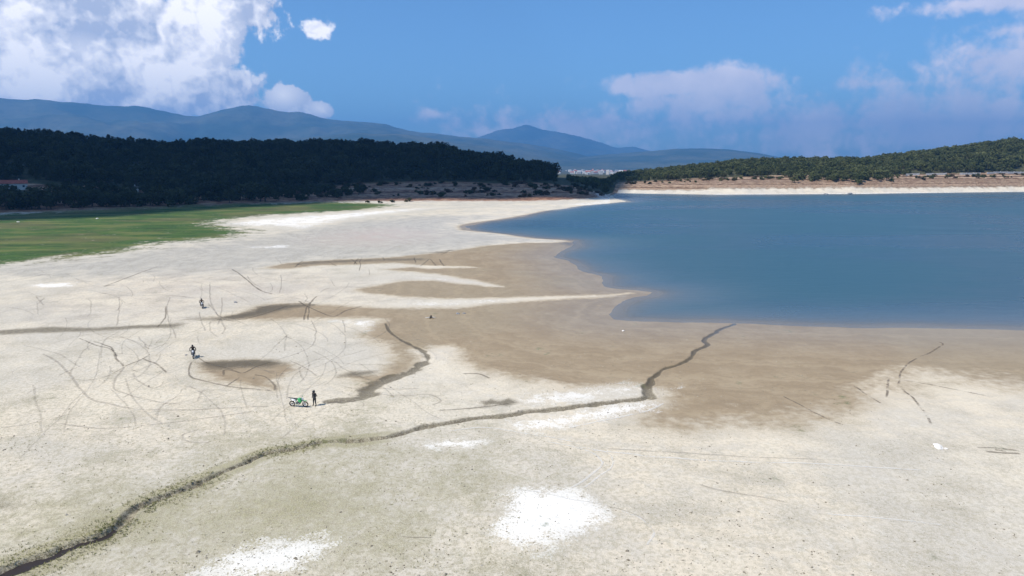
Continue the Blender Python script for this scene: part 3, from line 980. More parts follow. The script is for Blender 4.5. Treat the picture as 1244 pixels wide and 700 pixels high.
M = {}
M['bark'] = plain('bark', (0.085, 0.062, 0.045), 0.95, 0, 0.4, 3)
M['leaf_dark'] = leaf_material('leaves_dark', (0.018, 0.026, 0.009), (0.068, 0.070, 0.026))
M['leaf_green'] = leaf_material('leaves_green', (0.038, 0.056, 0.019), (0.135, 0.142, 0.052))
M['leaf_dry'] = leaf_material('leaves_dry', (0.075, 0.045, 0.030), (0.13, 0.095, 0.05))


def tube_np(pts, rad, k=6):
    pts = [Vector(p) for p in pts]
    V, F = [], []
    for i, p in enumerate(pts):
        d = (pts[min(i + 1, len(pts) - 1)] - pts[max(i - 1, 0)]).normalized()
        u = d.cross(Vector((0, 0, 1)) if abs(d.z) < 0.95 else Vector((1, 0, 0))).normalized()
        w = d.cross(u)
        for j in range(k):
            a = 2 * math.pi * j / k
            V.append(p + (u * math.cos(a) + w * math.sin(a)) * rad[i])
    for i in range(len(pts) - 1):
        for j in range(k):
            F.append((i * k + j, i * k + (j + 1) % k, (i + 1) * k + (j + 1) % k, (i + 1) * k + j))
    V.append(pts[-1])
    for j in range(k):
        F.append(((len(pts) - 1) * k + j, (len(pts) - 1) * k + (j + 1) % k, len(V) - 1, len(V) - 1))
    return [tuple(v) for v in V], F


class MB:
    """collects pieces of one part"""
    def __init__(self):
        self.V, self.F, self.M = [], [], []

    def add(self, V, F, m=0):
        o = len(self.V)
        self.V += [tuple(v) for v in V]
        for f in F:
            f = tuple(dict.fromkeys(i + o for i in f))
            self.F.append(f)
            self.M.append(m)
        return self

    def tube(self, pts, rad, k=8, m=0):
        if isinstance(rad, (int, float)):
            rad = [rad] * len(pts)
        return self.add(*tube_np(pts, rad, k), m)

    def box(self, c, s, rot=None, m=0, taper=1.0):
        V = [Vector(((i & 1) - .5, ((i >> 1) & 1) - .5, (i >> 2) - .5)) for i in range(8)]
        V = [Vector((v.x * s[0] * (taper if v.z > 0 else 1), v.y * s[1] * (taper if v.z > 0 else 1), v.z * s[2])) for v in V]
        if rot is not None:
            V = [rot @ v for v in V]
        V = [v + Vector(c) for v in V]
        return self.add(V, [(0, 2, 3, 1), (4, 5, 7, 6), (0, 1, 5, 4), (2, 6, 7, 3), (0, 4, 6, 2), (1, 3, 7, 5)], m)

    def torus(self, c, r1, r2, axis='Y', n=28, k=8, m=0):
        V, F = [], []
        for i in range(n):
            a = 2 * math.pi * i / n
            for j in range(k):
                b = 2 * math.pi * j / k
                q = r1 + r2 * math.cos(b)
                p = (q * math.cos(a), r2 * math.sin(b), q * math.sin(a))
                V.append(Vector(p) + Vector(c))
                F.append((i * k + j, i * k + (j + 1) % k, ((i + 1) % n) * k + (j + 1) % k, ((i + 1) % n) * k + j))
        return self.add(V, F, m)

    def loft(self, rings, m=0):
        """rings of equal length, capped"""
        k = len(rings[0])
        V = [v for r in rings for v in r]
        F = []
        for i in range(len(rings) - 1):
            for j in range(k):
                F.append((i * k + j, i * k + (j + 1) % k, (i + 1) * k + (j + 1) % k, (i + 1) * k + j))
        F.append(tuple(range(k))[::-1])
        F.append(tuple((len(rings) - 1) * k + j for j in range(k)))
        return self.add(V, F, m)

    def mesh(self, name, mats, smooth=True):
        me = bpy.data.meshes.new(name)
        me.from_pydata(self.V, [], self.F)
        me.polygons.foreach_set('material_index', np.array(self.M, np.int32))
        me.polygons.foreach_set('use_smooth', np.full(len(self.F), smooth))
        me.update()
        for mt in (mats if isinstance(mats, (list, tuple)) else [mats]):
            me.materials.append(mt)
        bm = bmesh.new()
        bm.from_mesh(me)
        bmesh.ops.recalc_face_normals(bm, faces=bm.faces)
        bm.to_mesh(me)
        bm.free()
        return me

    def build(self, name, mats, parent=None, smooth=True):
        return link(bpy.data.objects.new(name, self.mesh(name, mats, smooth)), parent)


def tree_parts(seed, style):
    """returns (trunk MB, crown V, crown F); unit tree of height about 1"""
    r = random.Random(seed)
    tr = MB()
    lean = Vector((r.uniform(-.05, .05), r.uniform(-.05, .05), 0))
    if style == 'bush':
        H, clumps = 1.0, []
        for k in range(3):
            a = r.uniform(0, 6.28)
            tr.tube([(0, 0, -.05), (.12 * math.cos(a), .12 * math.sin(a), .3), (.3 * math.cos(a), .3 * math.sin(a), .65)], [.04, .03, .012], 5)
        for k in range(14):
            a, q = r.uniform(0, 6.28), r.uniform(0, .52) ** .8
            clumps.append((Vector((q * math.cos(a), q * math.sin(a), r.uniform(.2, .8) * (1.05 - q * .7))), r.uniform(.18, .27)))
        nl, ls = 34, 0.115
    elif style == 'cone':
        tr.tube([(0, 0, -.03), lean * .4 + Vector((0, 0, .35)), lean + Vector((0, 0, .97))], [.03, .022, .004], 6)
        clumps = []
        for k in range(24):
            u = (k + r.random()) / 24
            z = .16 + .80 * u
            a = k * 2.4 + r.uniform(-.4, .4)
            q = (.25 * (1 - u) ** .75 + .02) * r.uniform(.6, 1.05)
            p = Vector((q * math.cos(a), q * math.sin(a), z)) + lean * u
            clumps.append((p, .05 + .10 * (1 - u)))
            if k % 3 == 0:
                tr.tube([lean * u + Vector((0, 0, z)), p], [.01, .004], 4)
        nl, ls = 26, 0.07
    else:
        th = r.uniform(.30, .42)
        tr.tube([(0, 0, -.03), lean * .5 + Vector((0, 0, th * .5)), lean + Vector((0, 0, th)), lean * 1.3 + Vector((0, 0, .82))], [.036, .028, .022, .006], 6)
        clumps = []
        for k in range(19):
            a = k * 2.399 + r.uniform(-.4, .4)
            u = (k + .5) / 19
            q = .40 * math.sqrt(max(0.0, 1 - (1.55 * (u - .42)) ** 2)) * r.uniform(.45, 1.05)
            z = .30 + .64 * u
            p = Vector((q * math.cos(a), q * math.sin(a), z)) + lean
            clumps.append((p, r.uniform(.095, .165)))
            if k % 4 == 0:
                tr.tube([lean + Vector((0, 0, th * r.uniform(.8, 1.1))), (lean + p + Vector((0, 0, th))) / 2, p], [.014, .010, .004], 5)
        nl, ls = 32, 0.075
    V, F = [], []
    for c, rad in clumps:
        for q in range(nl):
            d = Vector((r.gauss(0, 1), r.gauss(0, 1), r.gauss(0, 1))).normalized()
            p = c + d * rad * r.uniform(.55, 1.08)
            nrm = (d + Vector((r.gauss(0, .6), r.gauss(0, .6), r.gauss(0, .6) + .25))).normalized()
            u = nrm.orthogonal().normalized()
            u = Matrix.Rotation(r.uniform(0, 6.28), 3, nrm) @ u
            w = nrm.cross(u)
            s1, s2 = ls * r.uniform(.5, 1.1), ls * r.uniform(.35, .8)
            b = len(V)
            V += [tuple(p - u * s1), tuple(p - w * s2 * .7 + u * s1 * .2), tuple(p + u * s1), tuple(p + w * s2)]
            F.append((b, b + 1, b + 2, b + 3))
    return tr, V, F


KINDS = {'round': [tree_parts(s, 'round') for s in (1, 2, 3, 4)], 'cone': [tree_parts(s, 'cone') for s in (5, 6)], 'bush': [tree_parts(s, 'bush') for s in (7, 8, 9)]}
TM = {}
for k, lst in KINDS.items():
    for i, (tr, V, F) in enumerate(lst):
        trunk = tr.mesh('trunk', M['bark'])
        for leaf in ('leaf_dark', 'leaf_green', 'leaf_dry'):
            TM[k, i, leaf] = (trunk, mesh_np('crown', V, F, [M[leaf]], smooth=False))


def plant(name, kind, var, leaf, x, y, h, w=1.0, label=None, cat='tree', group=None, sink=0.1):
    root = empty(name, (x, y, gz(x, y) - sink), random.uniform(0, 6.28))
    root.scale = (h * w, h * w, h)
    tm, cm = TM[kind, var % len(KINDS[kind]), leaf]
    link(bpy.data.objects.new('trunk' if kind != 'bush' else 'stem', tm), root)
    link(bpy.data.objects.new('crown' if kind != 'bush' else 'foliage', cm), root)
    tag(root, label, cat, group)
    return root


def wood(name, label, pts, leaf, mixk):
    """a wood that reads as one mass: trees scattered over the hillside"""
    coll = bpy.data.collections.new(name + '_kinds')
    n = 0
    for k in mixk:
        for i, (tr, V, F) in enumerate(KINDS[k]):
            tm, cm = TM[k, i, leaf]
            mb = MB().add(V, F, 0)
            mb.add([v.co[:] for v in tm.vertices], [tuple(p.vertices) for p in tm.polygons], 1)
            me = bpy.data.meshes.new('tree_kind')
            me.from_pydata(mb.V, [], mb.F)
            me.polygons.foreach_set('material_index', np.array(mb.M, np.int32))
            me.materials.append(M[leaf])
            me.materials.append(M['bark'])
            me.update()
            coll.objects.link(bpy.data.objects.new('tree_kind_%02d' % n, me))
            n += 1
    pts = np.asarray(pts)
    me = bpy.data.meshes.new(name)
    me.vertices.add(len(pts))
    me.vertices.foreach_set('co', pts[:, :3].astype(np.float32).ravel())
    a = me.attributes.new('size', 'FLOAT_VECTOR', 'POINT')
    hw = pts[:, 3] * rng.uniform(0.8, 1.5, len(pts))
    a.data.foreach_set('vector', np.stack([hw, hw, pts[:, 3]], -1).astype(np.float32).ravel())
    a = me.attributes.new('turn', 'FLOAT_VECTOR', 'POINT')
    tv = np.zeros((len(pts), 3), np.float32)
    tv[:, 2] = rng.uniform(0, 6.28, len(pts))
    a.data.foreach_set('vector', tv.ravel())
    a = me.attributes.new('which', 'INT', 'POINT')
    a.data.foreach_set('value', rng.integers(0, n, len(pts)).astype(np.int32))
    ob = link(bpy.data.objects.new(name, me))
    g = bpy.data.node_groups.new(name, 'GeometryNodeTree')
    g.interface.new_socket('Geometry', in_out='INPUT', socket_type='NodeSocketGeometry')
    g.interface.new_socket('Geometry', in_out='OUTPUT', socket_type='NodeSocketGeometry')
    gi, go = g.nodes.new('NodeGroupInput'), g.nodes.new('NodeGroupOutput')
    iop = g.nodes.new('GeometryNodeInstanceOnPoints')
    ci = g.nodes.new('GeometryNodeCollectionInfo')
    ci.inputs['Collection'].default_value = coll
    ci.inputs['Separate Children'].default_value = True
    ci.inputs['Reset Children'].default_value = True
    def na(nm, ty):
        q = g.nodes.new('GeometryNodeInputNamedAttribute')
        q.data_type = ty
        q.inputs['Name'].default_value = nm
        return [o for o in q.outputs if o.enabled and o.name == 'Attribute'][0]
    g.links.new(gi.outputs[0], iop.inputs['Points'])
    g.links.new(ci.outputs[0], iop.inputs['Instance'])
    iop.inputs['Pick Instance'].default_value = True
    g.links.new(na('which', 'INT'), iop.inputs['Instance Index'])
    g.links.new(na('turn', 'FLOAT_VECTOR'), iop.inputs['Rotation'])
    g.links.new(na('size', 'FLOAT_VECTOR'), iop.inputs['Scale'])
    g.links.new(iop.outputs[0], go.inputs[0])
    md = ob.modifiers.new('wood', 'NODES')
    md.node_group = g
    tag(ob, label, None, None, 'stuff')
    return ob


def az_of(x):
    return math.atan2(*px_dir(x, 215)[:2])


def scatter(x0, x1, k0, k1, spacing, hmin, hmax, extra0=0, extra1=0, dens=None):
    """points between two lines of the hillside profile"""
    a0, a1 = az_of(x0), az_of(x1)
    A, Rr = [], []
    n = int((a1 - a0) * 800 / spacing * 700 / spacing * 1.3)
    A = rng.uniform(a0, a1, n)
    rr, zz = prof(A)
    lo, hi = rr[:, k0] + extra0, rr[:, k1] + extra1
    Rr = np.sqrt(rng.uniform(0, 1, n) * (1300 ** 2 - 380 ** 2) + 380 ** 2)
    ok = (Rr > lo) & (Rr < hi)
    A, Rr = A[ok], Rr[ok]
    X, Y = Rr * np.sin(A), Rr * np.cos(A)
    if dens is not None:
        ok = rng.uniform(0, 1, len(X)) < dens(X, Y)
        X, Y = X[ok], Y[ok]
    cell = {}
    keep = []
    for i in range(len(X)):
        c = (int(X[i] // spacing), int(Y[i] // spacing))
        if any((c[0] + dx, c[1] + dy) in cell and math.hypot(X[i] - cell[c[0] + dx, c[1] + dy][0], Y[i] - cell[c[0] + dx, c[1] + dy][1]) < spacing
               for dx in (-1, 0, 1) for dy in (-1, 0, 1)):
            continue
        cell[c] = (X[i], Y[i])
        keep.append(i)
    X, Y = X[keep], Y[keep]
    ok = np.ones(len(X), bool)
    for cx, cy, ca, cb_ in CLEAR:
        ok &= np.hypot((X - cx) / (ca + 2), (Y - cy + 10) / (cb_ + 16)) > 1
    X, Y = X[ok], Y[ok]
    h = rng.uniform(hmin, hmax, len(X))
    return X, Y, h


X, Y, h = scatter(-260, 676, 2, 3, 5.4, 5.5, 12.5, 8, 60)
h *= 0.6 + 0.75 * fbm(X, Y, 1 / 40.0, 3, 77)
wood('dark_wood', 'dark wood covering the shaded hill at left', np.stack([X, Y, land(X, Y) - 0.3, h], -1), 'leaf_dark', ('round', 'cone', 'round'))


def clear(X, Y):
    rr = prof(np.arctan2(X, Y))[0]
    A = np.arctan2(X, Y)
    lo = np.interp(A, [az_of(q) for q in (690, 760, 940, 965, 1080, 1108, 1400)], [60, 20, -8, -62, -58, 6, 6])
    d = np.hypot(X, Y) - rr[:, 2] - lo
    u = np.clip(d / 60, 0, 1)
    return np.clip((fbm(X, Y, 1 / 38.0, 3, 55) - 0.56 + 0.40 * u) * 7, 0.02, 1) * (d > 0)



X, Y, h = scatter(690, 1420, 2, 3, 5.2, 4.0, 9.5, -66, 110, clear)
h *= np.interp(np.arctan2(X, Y), [az_of(700), az_of(900), az_of(1200)], [0.75, 0.9, 1.15])
wood('green_wood', 'green wood along the ridge above the right shore', np.stack([X, Y, land(X, Y) - 0.3, h], -1), 'leaf_green', ('round', 'round', 'bush'))

# the trees one can pick out along the foot of the left wood
for k in range(92):
    x = -40 + k * 5.3 + random.uniform(-3, 3)
    a = az_of(x)
    rr, zz = prof(np.array([a]))
    r = rr[0, 1] + random.uniform(-14, 34)
    hh = random.uniform(6.5, 14.0) if x < 330 else random.uniform(4.0, 8.5)
    kd = random.choice(['round', 'round', 'round', 'bush'])
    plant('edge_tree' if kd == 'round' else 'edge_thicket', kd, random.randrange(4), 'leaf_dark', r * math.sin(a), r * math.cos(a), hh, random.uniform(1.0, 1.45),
          ('dark crowned tree on a trunk' if kd == 'round' else 'dark thicket leafy to the ground') + (' in the shaded front row behind the meadow' if x < 330 else ' at the foot of the wood, right of the meadow'),
          'tree' if kd == 'round' else 'bush', ('trees' if kd == 'round' else 'thickets') + (' behind the meadow' if x < 330 else ' right of the meadow'))

# scrub on the red-brown bank in the middle
for k in range(150):
    x = random.uniform(345, 735)
    a = az_of(x)
    rr, zz = prof(np.array([a]))
    u = random.random() ** 0.7
    r = rr[0, 0] + 22 + u * (rr[0, 2] - rr[0, 0] - 20)
    lf = random.choice(['leaf_dark', 'leaf_dark', 'leaf_dry'])
    up = u > .55
    plant('bank_shrub', 'bush', k, lf, r * math.sin(a), r * math.cos(a), random.uniform(1.0, 4.2), random.uniform(1.1, 2.0),
          ('dark green' if lf == 'leaf_dark' else 'dry brown') + ' scrubby bush on the ' + ('upper bank close below the left wood' if up else 'lower red-brown bank near the pale shore'), 'bush',
          ('dark' if lf == 'leaf_dark' else 'dry') + ' scrub on the ' + ('upper' if up else 'lower') + ' middle bank')
for x, y, hh, lab in ((447, 246, 2.0, 'leftmost of four dark round shrubs where meadow meets bank'), (461, 246.5, 2.2, 'second of four dark round shrubs where meadow meets bank'),
                      (476, 246, 2.5, 'third of four dark round shrubs where meadow meets bank'), (497, 245.5, 3.4, 'largest and rightmost of four dark round shrubs by the meadow end')):
    p = U(x, y, 0.4)
    plant('round_shrub', 'bush', int(x), 'leaf_dark', p[0], p[1], hh, 1.5, lab, 'bush', 'shrubs in a row at the meadow end')
for x, r, hh, kd, lf, lab, cat in ((737, 648, 6.4, 'round', 'leaf_dark', 'small dark rounded tree standing alone at the tip of the promontory', 'tree'),
                               (722, 655, 6.2, 'round', 'leaf_dark', 'taller dark tree left of the lone tree at the promontory tip', 'tree'),
                               (712, 655, 4.2, 'bush', 'leaf_dark', 'wide dark thicket behind the promontory tip', 'bush'),
                               (1204, 1030, 15.5, 'cone', 'leaf_green', 'slim conifer sticking up above the right ridge line', 'tree')):
    a = az_of(x)
    plant('lone_tree' if cat == 'tree' else 'thicket', kd, 1, lf, r * math.sin(a), r * math.cos(a), hh, 1.2, lab, cat)

# trees and bushes scattered over the open slope above the right beach
for k in range(190):
    x = random.uniform(755, 1290)
    a = az_of(x)
    rr, zz = prof(np.array([a]))
    u = random.uniform(0.45, 1.0)
    r = rr[0, 1] + (rr[0, 2] - rr[0, 1]) * (0.15 + 0.95 * u ** 1.5)
    big = u > 0.82 and x < 1100
    if x > 1100:
        r = rr[0, 1] + (rr[0, 2] - rr[0, 1]) * random.uniform(.3, .85)
    lf = random.choice(['leaf_green', 'leaf_dark']) if big else random.choice(['leaf_green', 'leaf_green', 'leaf_dark', 'leaf_dry'])
    tone = {'leaf_green': 'olive green', 'leaf_dark': 'dark green', 'leaf_dry': 'dry brown'}[lf]
    where = 'below the pale roadside wall' if x > 1100 else 'on the bare slope left of the pale roadside wall'
    plant('slope_tree' if big else 'slope_bush', 'round' if big else 'bush', k, lf,
          r * math.sin(a), r * math.cos(a), random.uniform(3.8, 7.0) if big else random.uniform(1.5, 3.2), random.uniform(1.0, 1.5),
          tone + (' small tree ' if big else ' low bush ') + where, 'tree' if big else 'bush', tone + (' trees ' if big else ' bushes ') + where)


# ------------------------------------------------------------------ tyre tracks, footprints
def track_material(name, a, b, strength, cut):
    mt, t = new_mat(name)
    P = t.n('ShaderNodeNewGeometry').outputs['Position']
    ac = t.n('ShaderNodeAttribute', attribute_name='across').outputs['Fac']
    n1 = t.noise(P, 0.55, 5, 0.6)
    n2 = t.noise(P, 4.0, 3, 0.6)
    f = t.step(t.m('ADD', n1, t.m('MULTIPLY', t.m('SUBTRACT', n2, 0.5), 0.5)), cut - 0.10, cut + 0.16)
    al = t.m('MULTIPLY', t.m('MULTIPLY', t.step(ac, 0.0, 0.85), f), strength)
    d = principled(t, t.mix(n2, a, b), 0.95, None, 0, 0.15)
    tr = t.n('ShaderNodeBsdfTransparent')
    ms = t.n('ShaderNodeMixShader')
    t.put(ms.inputs[0], al)
    t.t.links.new(tr.outputs[0], ms.inputs[1])
    t.t.links.new(d, ms.inputs[2])
    finish(t, ms.outputs[0])
    return mt


M['rut'] = track_material('rut_mud', (0.10, 0.078, 0.055), (0.20, 0.165, 0.125), 0.44, 0.34)
M['rut_faint'] = track_material('rut_dust', (0.22, 0.19, 0.155), (0.33, 0.29, 0.24), 0.26, 0.36)
M['rut_web'] = track_material('rut_web', (0.20, 0.175, 0.14), (0.30, 0.265, 0.22), 0.17, 0.32)
M['rut_pale'] = track_material('rut_pale', (0.70, 0.66, 0.59), (0.80, 0.77, 0.70), 0.45, 0.38)
M['prints'] = track_material('footprints', (0.17, 0.135, 0.10), (0.22, 0.18, 0.135), 0.62, 0.46)


def track(px, width=0.34, mat='rut_faint', wob=0.06):
    P = smooth_line(UP(px), 7)
    P = P + np.stack([(fbm(P[:, 0], P[:, 1], 1 / 2.5, 3, 61) - .5), (fbm(P[:, 0], P[:, 1], 1 / 2.5, 3, 62) - .5)], -1) * wob * 6
    T = np.gradient(P, axis=0)
    T /= np.linalg.norm(T, axis=1)[:, None] + 1e-9
    Nn = np.stack([-T[:, 1], T[:, 0]], -1)
    wv = width * 0.52 * (0.7 + 0.6 * fbm(P[:, 0], P[:, 1], 1 / 4.0, 2, 63))
    offs = (-1, -.45, 0, .45, 1)
    rows = []
    for o in offs:
        Q = P + Nn * (wv * o)[:, None]
        rows.append(np.column_stack([Q, land(Q[:, 0], Q[:, 1]) + (0.022 if abs(o) == 1 else 0.034)]))
    V = np.stack(rows, 1).reshape(-1, 3)
    n = len(P)
    F = []
    for i in range(n - 1):
        for k in range(4):
            b = i * 5 + k
            F.append((b, b + 1, b + 6, b + 5))
    me = mesh_np('tyre_track' if mat != 'prints' else 'footprint_trail', V, np.array(F)[:, ::-1], [M[mat]])
    ac = np.tile(np.array([0, .8, 1, .8, 0]), (n, 1))
    ac[0] *= 0
    ac[-1] *= 0
    attr_f(me, 'across', ac.ravel())
    link(bpy.data.objects.new(me.name, me), ground)


for px, w, m_ in (
        ([(51, 430), (65, 438), (80, 450), (88, 460), (97, 472), (107, 483), (125, 490), (155, 496), (200, 499), (260, 497), (330, 494)], .42, 'rut_faint'),
        ([(70, 458), (82, 452), (95, 447)], .3, 'rut_faint'), ([(113, 415), (134, 423), (141, 436), (152, 446)], .34, 'rut'),
        ([(96, 411), (108, 416), (116, 420), (134, 425), (142, 434)], .3, 'rut'), ([(152, 446), (138, 454), (123, 460), (98, 464)], .34, 'rut_faint'),
        ([(152, 446), (144, 456), (138, 467), (140, 474), (154, 479), (175, 485), (200, 490), (222, 492)], .34, 'rut_faint'),
        ([(152, 446), (170, 438), (180, 433)], .3, 'rut'), ([(161, 454), (170, 464), (184, 472), (195, 469), (198, 464)], .34, 'rut_faint'),
        ([(172, 436), (182, 440), (190, 443), (203, 454)], .34, 'rut'), ([(175, 418), (182, 424), (195, 420), (205, 417)], .3, 'rut_faint'), ([(168, 409), (176, 418), (186, 421)], .3, 'rut_faint'),
        ([(237, 433), (252, 441), (262, 444), (285, 450)], .3, 'rut'), ([(233, 440), (229, 452), (233, 459), (242, 462), (262, 467), (290, 472), (332, 476)], .36, 'rut'),
        ([(144, 361), (145, 370), (144, 385), (141, 397)], .32, 'rut_faint'), ([(202, 371), (200, 387), (192, 398)], .4, 'rut'), ([(206, 361), (203, 375), (205, 390), (211, 402), (214, 412)], .3, 'rut_faint'),
        ([(126, 348), (139, 344), (154, 338), (175, 330), (192, 324)], .5, 'rut'), ([(-10, 346), (30, 339), (57, 333)], .6, 'rut_faint'), ([(126, 349), (134, 347), (140, 347)], .9, 'rut'),
        ([(255, 343), (255, 359), (257, 371), (267, 387), (273, 400), (270, 407)], .36, 'rut_faint'), ([(281, 327), (291, 333), (303, 343), (316, 353), (332, 358)], .5, 'rut'),
        ([(269, 361), (270, 372), (268, 384), (265, 396)], .34, 'rut_faint'), ([(242, 379), (245, 392), (250, 403)], .3, 'rut_faint'), ([(252, 368), (262, 380), (272, 388), (285, 391)], .34, 'rut_faint'),
        ([(43, 360), (48, 366), (54, 372)], .4, 'rut_faint'), ([(54, 362), (46, 370)], .4, 'rut_faint'),
        ([(369, 390), (371, 378), (377, 368), (385, 360)], .42, 'rut'), ([(374, 390), (375, 376), (378, 368)], .36, 'rut'), ([(362, 366), (372, 372), (390, 380), (406, 385), (420, 378), (442, 372)], .45, 'rut'),
        ([(377, 389), (383, 400), (383, 410), (380, 420), (366, 428), (352, 433), (323, 441)], .3, 'rut_faint'), ([(272, 458), (273, 450), (285, 451), (295, 454), (311, 446), (329, 440)], .36, 'rut'),
        ([(275, 471), (283, 465), (291, 459)], .34, 'rut'), ([(309, 456), (322, 459), (332, 467), (335, 476)], .36, 'rut'), ([(350, 372), (330, 379), (310, 385), (290, 389), (262, 389)], .5, 'rut'),
        ([(385, 371), (360, 369), (335, 371), (315, 375)], .45, 'rut'), ([(416, 389), (418, 397), (420, 405)], .3, 'rut_faint'), ([(352, 438), (368, 446), (386, 458)], .3, 'rut_faint'),
        ([(398, 318), (404, 321), (409, 324)], .4, 'rut'), ([(425, 314.5), (430, 318), (434, 322)], .4, 'rut'), ([(436, 313.5), (432, 318), (430, 322)], .4, 'rut'), ([(440, 313), (437, 318), (438, 323), (436, 330)], .3, 'rut'),
        ([(465, 312.5), (467, 317)], .4, 'rut'), ([(503, 313), (505, 320)], .5, 'rut'), ([(510, 324), (517, 319), (522, 315), (526, 319), (530, 323.5)], .45, 'rut'), ([(534, 315), (536, 319), (540, 324)], .5, 'rut'),
        ([(358, 325), (363, 321), (368, 317)], .5, 'rut'), ([(334, 313), (338, 316), (343, 322)], .3, 'rut_faint'), ([(536, 310), (542, 307), (547, 304)], .5, 'rut'), ([(360, 321), (366, 322.5), (374, 323.5)], .7, 'rut'),
        ([(341, 334), (342, 345), (340, 357)], .36, 'rut_faint'), ([(388, 356), (398, 351), (415, 349.5), (440, 350), (468, 352)], .5, 'rut_faint'), ([(402, 340), (405, 346), (410, 350)], .34, 'rut_faint'),
        ([(300, 335), (306, 343), (318, 350)], .34, 'rut_faint'), ([(448, 327), (449, 335)], .3, 'rut_faint'), ([(370, 357), (373, 363), (368, 369)], .3, 'rut_faint'), ([(328, 344), (331, 350), (328, 356)], .3, 'rut_faint'),
        ([(190, 346), (220, 342), (260, 340), (295, 342)], .5, 'rut_faint'), ([(120, 357), (160, 360), (200, 359), (240, 363)], .5, 'rut_faint'),
        ([(0, 520), (30, 517), (60, 510), (80, 505)], .3, 'rut_faint'), ([(70, 515), (120, 521), (170, 518), (230, 511), (270, 506), (310, 500)], .34, 'rut_faint'), ([(245, 522), (222, 530), (230, 538), (255, 539)], .3, 'rut_faint'),
        ([(415, 470), (450, 478), (490, 482), (520, 480), (535, 487), (525, 494)], .3, 'rut_faint'), ([(440, 472), (480, 474), (510, 473)], .4, 'rut_faint'), ([(560, 455), (580, 455), (596, 461)], .4, 'rut'),
        ([(530, 500), (560, 498), (595, 495), (620, 491)], .3, 'rut'), ([(395, 490), (405, 488), (415, 488)], .3, 'rut'), ([(437, 488), (442, 491), (440, 497)], .22, 'rut_faint'),
        ([(627, 596), (655, 600), (690, 606), (725, 613), (760, 622), (785, 634)], .16, 'rut_faint'),
        ([(661, 537), (702, 545), (725, 555), (731, 566), (714, 581), (692, 594)], .3, 'rut_pale'), ([(700, 543), (738, 551), (744, 566), (728, 580), (708, 594)], .22, 'rut_pale'),
        ([(715, 547), (760, 551), (789, 555), (850, 560), (900, 562), (1000, 565), (1120, 572)], .35, 'rut_pale'), ([(735, 545), (800, 549), (890, 555), (1000, 560)], .3, 'rut_faint'),
        ([(754, 621), (780, 633), (795, 648), (786, 664)], .2, 'rut_pale'), ([(848, 590), (880, 598), (920, 604), (960, 612)], .3, 'rut_faint'), ([(1000, 625), (1080, 632), (1160, 640)], .3, 'rut_pale'),
        ([(806, 490), (790, 498), (760, 506), (720, 514), (690, 521)], .35, 'rut_pale'), ([(540, 525), (590, 521), (640, 528), (700, 538)], .3, 'rut_pale'),
        ([(480, 652), (505, 654), (525, 654)], .12, 'rut'),
        ([(950, 482), (970, 492), (991, 503), (1023, 517)], .34, 'prints'), ([(1139, 414), (1145, 418), (1130, 428), (1114, 435), (1096, 449), (1091, 471)], .34, 'prints'), ([(1093, 468), (1104, 480), (1114, 490), (1132, 517)], .34, 'prints'),
        ([(1080, 460), (1076, 485)], .34, 'prints'), ([(1096, 462), (1130, 468), (1160, 474), (1200, 482)], .34, 'prints'), ([(1036, 469), (1052, 480), (1072, 492)], .34, 'prints'), ([(1184, 544), (1205, 545), (1236, 548)], .35, 'rut'), ([(1195, 549), (1215, 551), (1240, 552)], .5, 'rut'), ([(1206, 547), (1222, 549)], .4, 'rut')):
    track(px, w, m_)
# more faint loops left by the riders
rt = random.Random(21)
for k in range(110):
    x, y = rt.uniform(30, 440), rt.uniform(328, 500)
    a, cv = rt.uniform(0, 6.28), rt.uniform(-.22, .22)
    L = rt.uniform(6, 16)
    px = []
    for q in range(rt.randrange(5, 14)):
        px.append((x, y))
        k_ = (y - 200) / 200
        x += L * math.cos(a) * k_ * .9
        y += L * math.sin(a) * k_ * k_ * .35
        a += cv + rt.uniform(-.2, .2)
    track(px, rt.uniform(.2, .36), 'rut_web', .02)


# ------------------------------------------------------------------ clods and dry tufts
def pebbles():
    oc = np.array([(1, 0, 0), (0, 1, 0), (-1, 0, 0), (0, -1, 0), (0, 0, 1), (0, 0, -.4)], float)
    fc = np.array([(0, 1, 4), (1, 2, 4), (2, 3, 4), (3, 0, 4), (1, 0, 5), (2, 1, 5), (3, 2, 5), (0, 3, 5)])
    n = 15000
    A = rng.uniform(R(-39), R(39), n)
    r = 38 + rng.random(n) ** 1.7 * 75
    X, Y = r * np.sin(A), r * np.cos(A)
    keep = (rng.random(n) < 0.25 + 0.75 * (fbm(X, Y, 1 / 7.0, 3, 91) > 0.5)) & (X < 40)
    X, Y = X[keep], Y[keep]
    n = len(X)
    sz = rng.lognormal(-3.15, 0.45, n)
    V = oc[None] * sz[:, None, None] * rng.uniform(.6, 1.4, (n, 6, 1)) * np.array([1, 1, .7])
    a = rng.uniform(0, 6.28, n)
    ca, sa = np.cos(a)[:, None], np.sin(a)[:, None]
    V = np.stack([V[..., 0] * ca - V[..., 1] * sa, V[..., 0] * sa + V[..., 1] * ca, V[..., 2]], -1)
    V += np.stack([X, Y, land(X, Y)], -1)[:, None]
    F = (fc[None] + (np.arange(n) * 6)[:, None, None]).reshape(-1, 3)
    mt, t = new_mat('clods')
    P = t.n('ShaderNodeNewGeometry').outputs['Position']
    n1 = t.noise(P, 1.7, 2)
    finish(t, principled(t, t.mix(t.step(n1, .35, .65), (0.13, 0.11, 0.075), (0.38, 0.34, 0.27)), 0.95, None, 0, 0.15))
    me = mesh_np('clods_and_pebbles', V.reshape(-1, 3), F, [mt], smooth=False)
    tag(link(bpy.data.objects.new('clods_and_pebbles', me)), 'small clods and pebbles strewn over the near lakebed', None, None, 'stuff')


pebbles()


